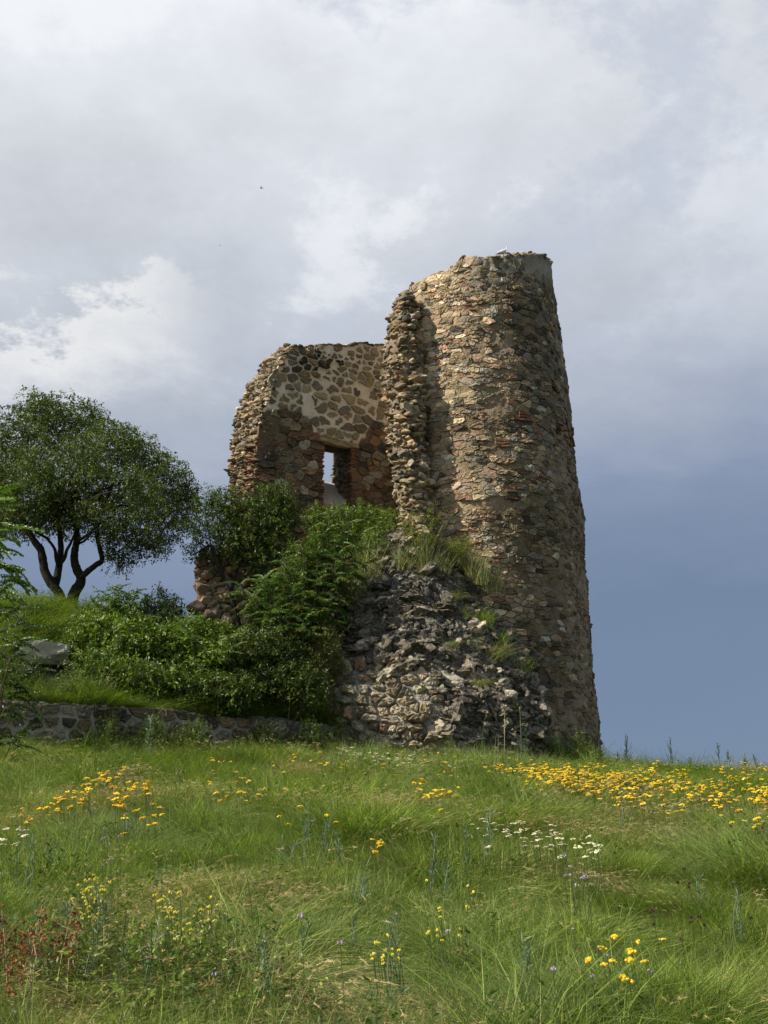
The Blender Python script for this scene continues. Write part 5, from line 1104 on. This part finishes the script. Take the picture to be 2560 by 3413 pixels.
b = np.array([(150, 2192), (165, 2195), (120, 2195), (215, 2220), (235, 2226), (280, 2198), (270, 2235), (305, 2192)]) + np.array([0, 0]); flowers(b[:, 0], b[:, 1] + 0, WHT, 'white_yarrow', 'white yarrow plant on the bank above the low wall', 'flower', 'white yarrow on the bank', sc=(.5, .8))
b = np.vstack([band(26, 270, 360, lambda u: 3010, lambda u: 26), band(26, 510, 720, lambda u: 3080, lambda u: 40), band(8, 1230, 1330, lambda u: 3190, lambda u: 20), band(8, 1400, 1620, lambda u: 3080, lambda u: 60)]); flowers(b[:, 0], b[:, 1], LEM, 'lemon_wildflower', 'small lemon-yellow wildflower, @', 'flower', 'lemon-yellow wildflowers', sc=(.35, .65), per=(1, 3), spread=.03)
b = np.vstack([band(34, 1480, 1750, lambda u: 2530, lambda u: 30), band(12, 1880, 1960, lambda u: 2900, lambda u: 50), band(10, 300, 2500, lambda u: 3250, lambda u: 120), band(8, 330, 420, lambda u: 2850, lambda u: 60)]); b = b[(b[:, 1] < 3420)]; flowers(b[:, 0], b[:, 1], MAU, 'mauve_wildflower', 'small pale mauve wildflower among grass, @', 'flower', 'mauve wildflowers', sc=(.4, .8), per=(1, 1))
b = np.array([(2262, 2950), (2262, 2962), (2282, 2935), (2300, 2968), (2297, 2975), (2300, 3017), (2328, 3060), (2306, 3076), (2352, 3125), (2545, 2790), (2505, 3070), (2175, 3052), (2182, 3078), (2272, 3158), (2544, 2756)]); flowers(b[:, 0], b[:, 1], DRK, 'dark_scabious', 'dark wine-red scabious flower, @', 'flower', 'dark scabious flowers', h=(.4, .55), sc=(.5, .75))
# leafy bramble shoots in the bottom foreground
for (u, v, lab) in [(330, 3330, 'low broad-leaved bramble in the left foreground beside the dock spikes'), (620, 3300, 'large leafy bramble patch low in the left foreground'), (780, 3380, 'leafy bramble at the very bottom, left of the centre'), (480, 3400, 'leafy bramble cut by the bottom edge at the left')]:
    p = gpt(u, v + 60); shrub('bramble', lab, 'bramble', p, [(p + np.array([0, 0, .20]), .30, .35, .14)], 60, 7, .18, .036, LP1 + LP2, None, 3, .7, .1, .006)

# ---- birds
def ell_body(stations, k=14):
    V = []; n = len(stations)
    for (x, z, ry, rz_) in stations:
        for j in range(k): a = j / k * 2 * math.pi; V.append((x, ry * math.cos(a), z + rz_ * math.sin(a)))
    F = []
    for i in range(n - 1):
        for j in range(k): a, b = i * k + j, i * k + (j + 1) % k; F += [(a, b, b + k), (a, b + k, a + k)]
    V += [(stations[0][0] - .002, 0, stations[0][1]), (stations[-1][0] + .002, 0, stations[-1][1])]
    for j in range(k): F += [(n * k, (j + 1) % k, j), (n * k + 1, (n - 1) * k + j, (n - 1) * k + (j + 1) % k)]
    return np.array(V), np.array(F)
pt = at(1676, 853, 25.6); pg = thing('white_pigeon', 'white pigeon perched on the broken rim of the tower facing right', 'bird', pt + np.array([0, 0, -.01]), rz=.12)
def lp(name, V, F, m, par=pg, sm=True): return ob(name, mesh(name, V, F, m, None, sm), par)
V, F = ell_body([(-.205, .045, .012, .004), (-.17, .058, .026, .008), (-.12, .078, .034, .016), (-.08, .095, .046, .034), (-.03, .112, .058, .052), (.02, .130, .060, .060), (.06, .150, .052, .058), (.085, .175, .040, .047), (.098, .205, .028, .034), (.102, .232, .024, .026), (.106, .252, .026, .025), (.112, .268, .023, .020), (.120, .276, .014, .011)])
lp('body', V, F, M_FEATHER)
for s_ in (1, -1):
    V, F = ell_body([(-.17, .062, .004, .006), (-.12, .082, .010, .020), (-.06, .105, .014, .036), (0, .125, .016, .046), (.045, .135, .012, .036), (.065, .14, .004, .014)]); V = V + np.array([0, s_ * .048, .004]); lp('wing', V, F, M_FEATHER)
    V, F = tube([(.01, s_ * .022, .075), (.018, s_ * .022, .035), (.015, s_ * .022, 0)], [.010, .005, .004], 6); lp('leg', V, F, M_BEAK)
    V, F = join([tube([(.015, s_ * .022, .003), (.015 + dx, s_ * .022 + dy, .001)], [.004, .002], 4) for dx, dy in ((.032, 0), (.026, .015), (.026, -.015), (-.02, 0))])[:2]; lp('foot', V, F, M_BEAK)
    V, F = rock_geo((.004, .003, .004), None, 0); lp('eye', V + np.array([.116, s_ * .0235, .262]), F, M_DARKF)
V, F = ell_body([(.124, .262, .007, .007), (.135, .258, .005, .005), (.147, .252, .001, .001)], 8); lp('beak', V, F, M_BEAK)
for (u, v, y, sc_b, lab) in [(871, 627, 45, 1.0, 'tiny dark bird in flight high in the left half of the sky'), (732, 818, 70, .6, 'speck of a distant bird lower left of the other flying bird')]:
    fb = thing('flying_bird', lab, 'bird', at(u, v, y), rz=2.8); fb.scale = (sc_b,) * 3
    V, F = ell_body([(-.09, 0, .012, .004), (-.05, 0, .014, .012), (0, .0, .022, .022), (.04, .005, .018, .018), (.06, .008, .012, .012), (.078, .006, .002, .002)], 8); lp('body', V, F, M_DARKF, fb)
    for s_ in (1, -1):
        V = np.array([(.03, s_ * .015, .01), (-.02, s_ * .015, .008), (-.05, s_ * .11, .035), (-.02, s_ * .10, .042), (-.09, s_ * .19, .02)]); V = np.vstack([V, V - [0, 0, .004]]); lp('wing', V, np.array([(0, 1, 3), (1, 2, 3), (3, 2, 4), (5, 8, 6), (6, 8, 7), (8, 9, 7)]), M_DARKF, fb)
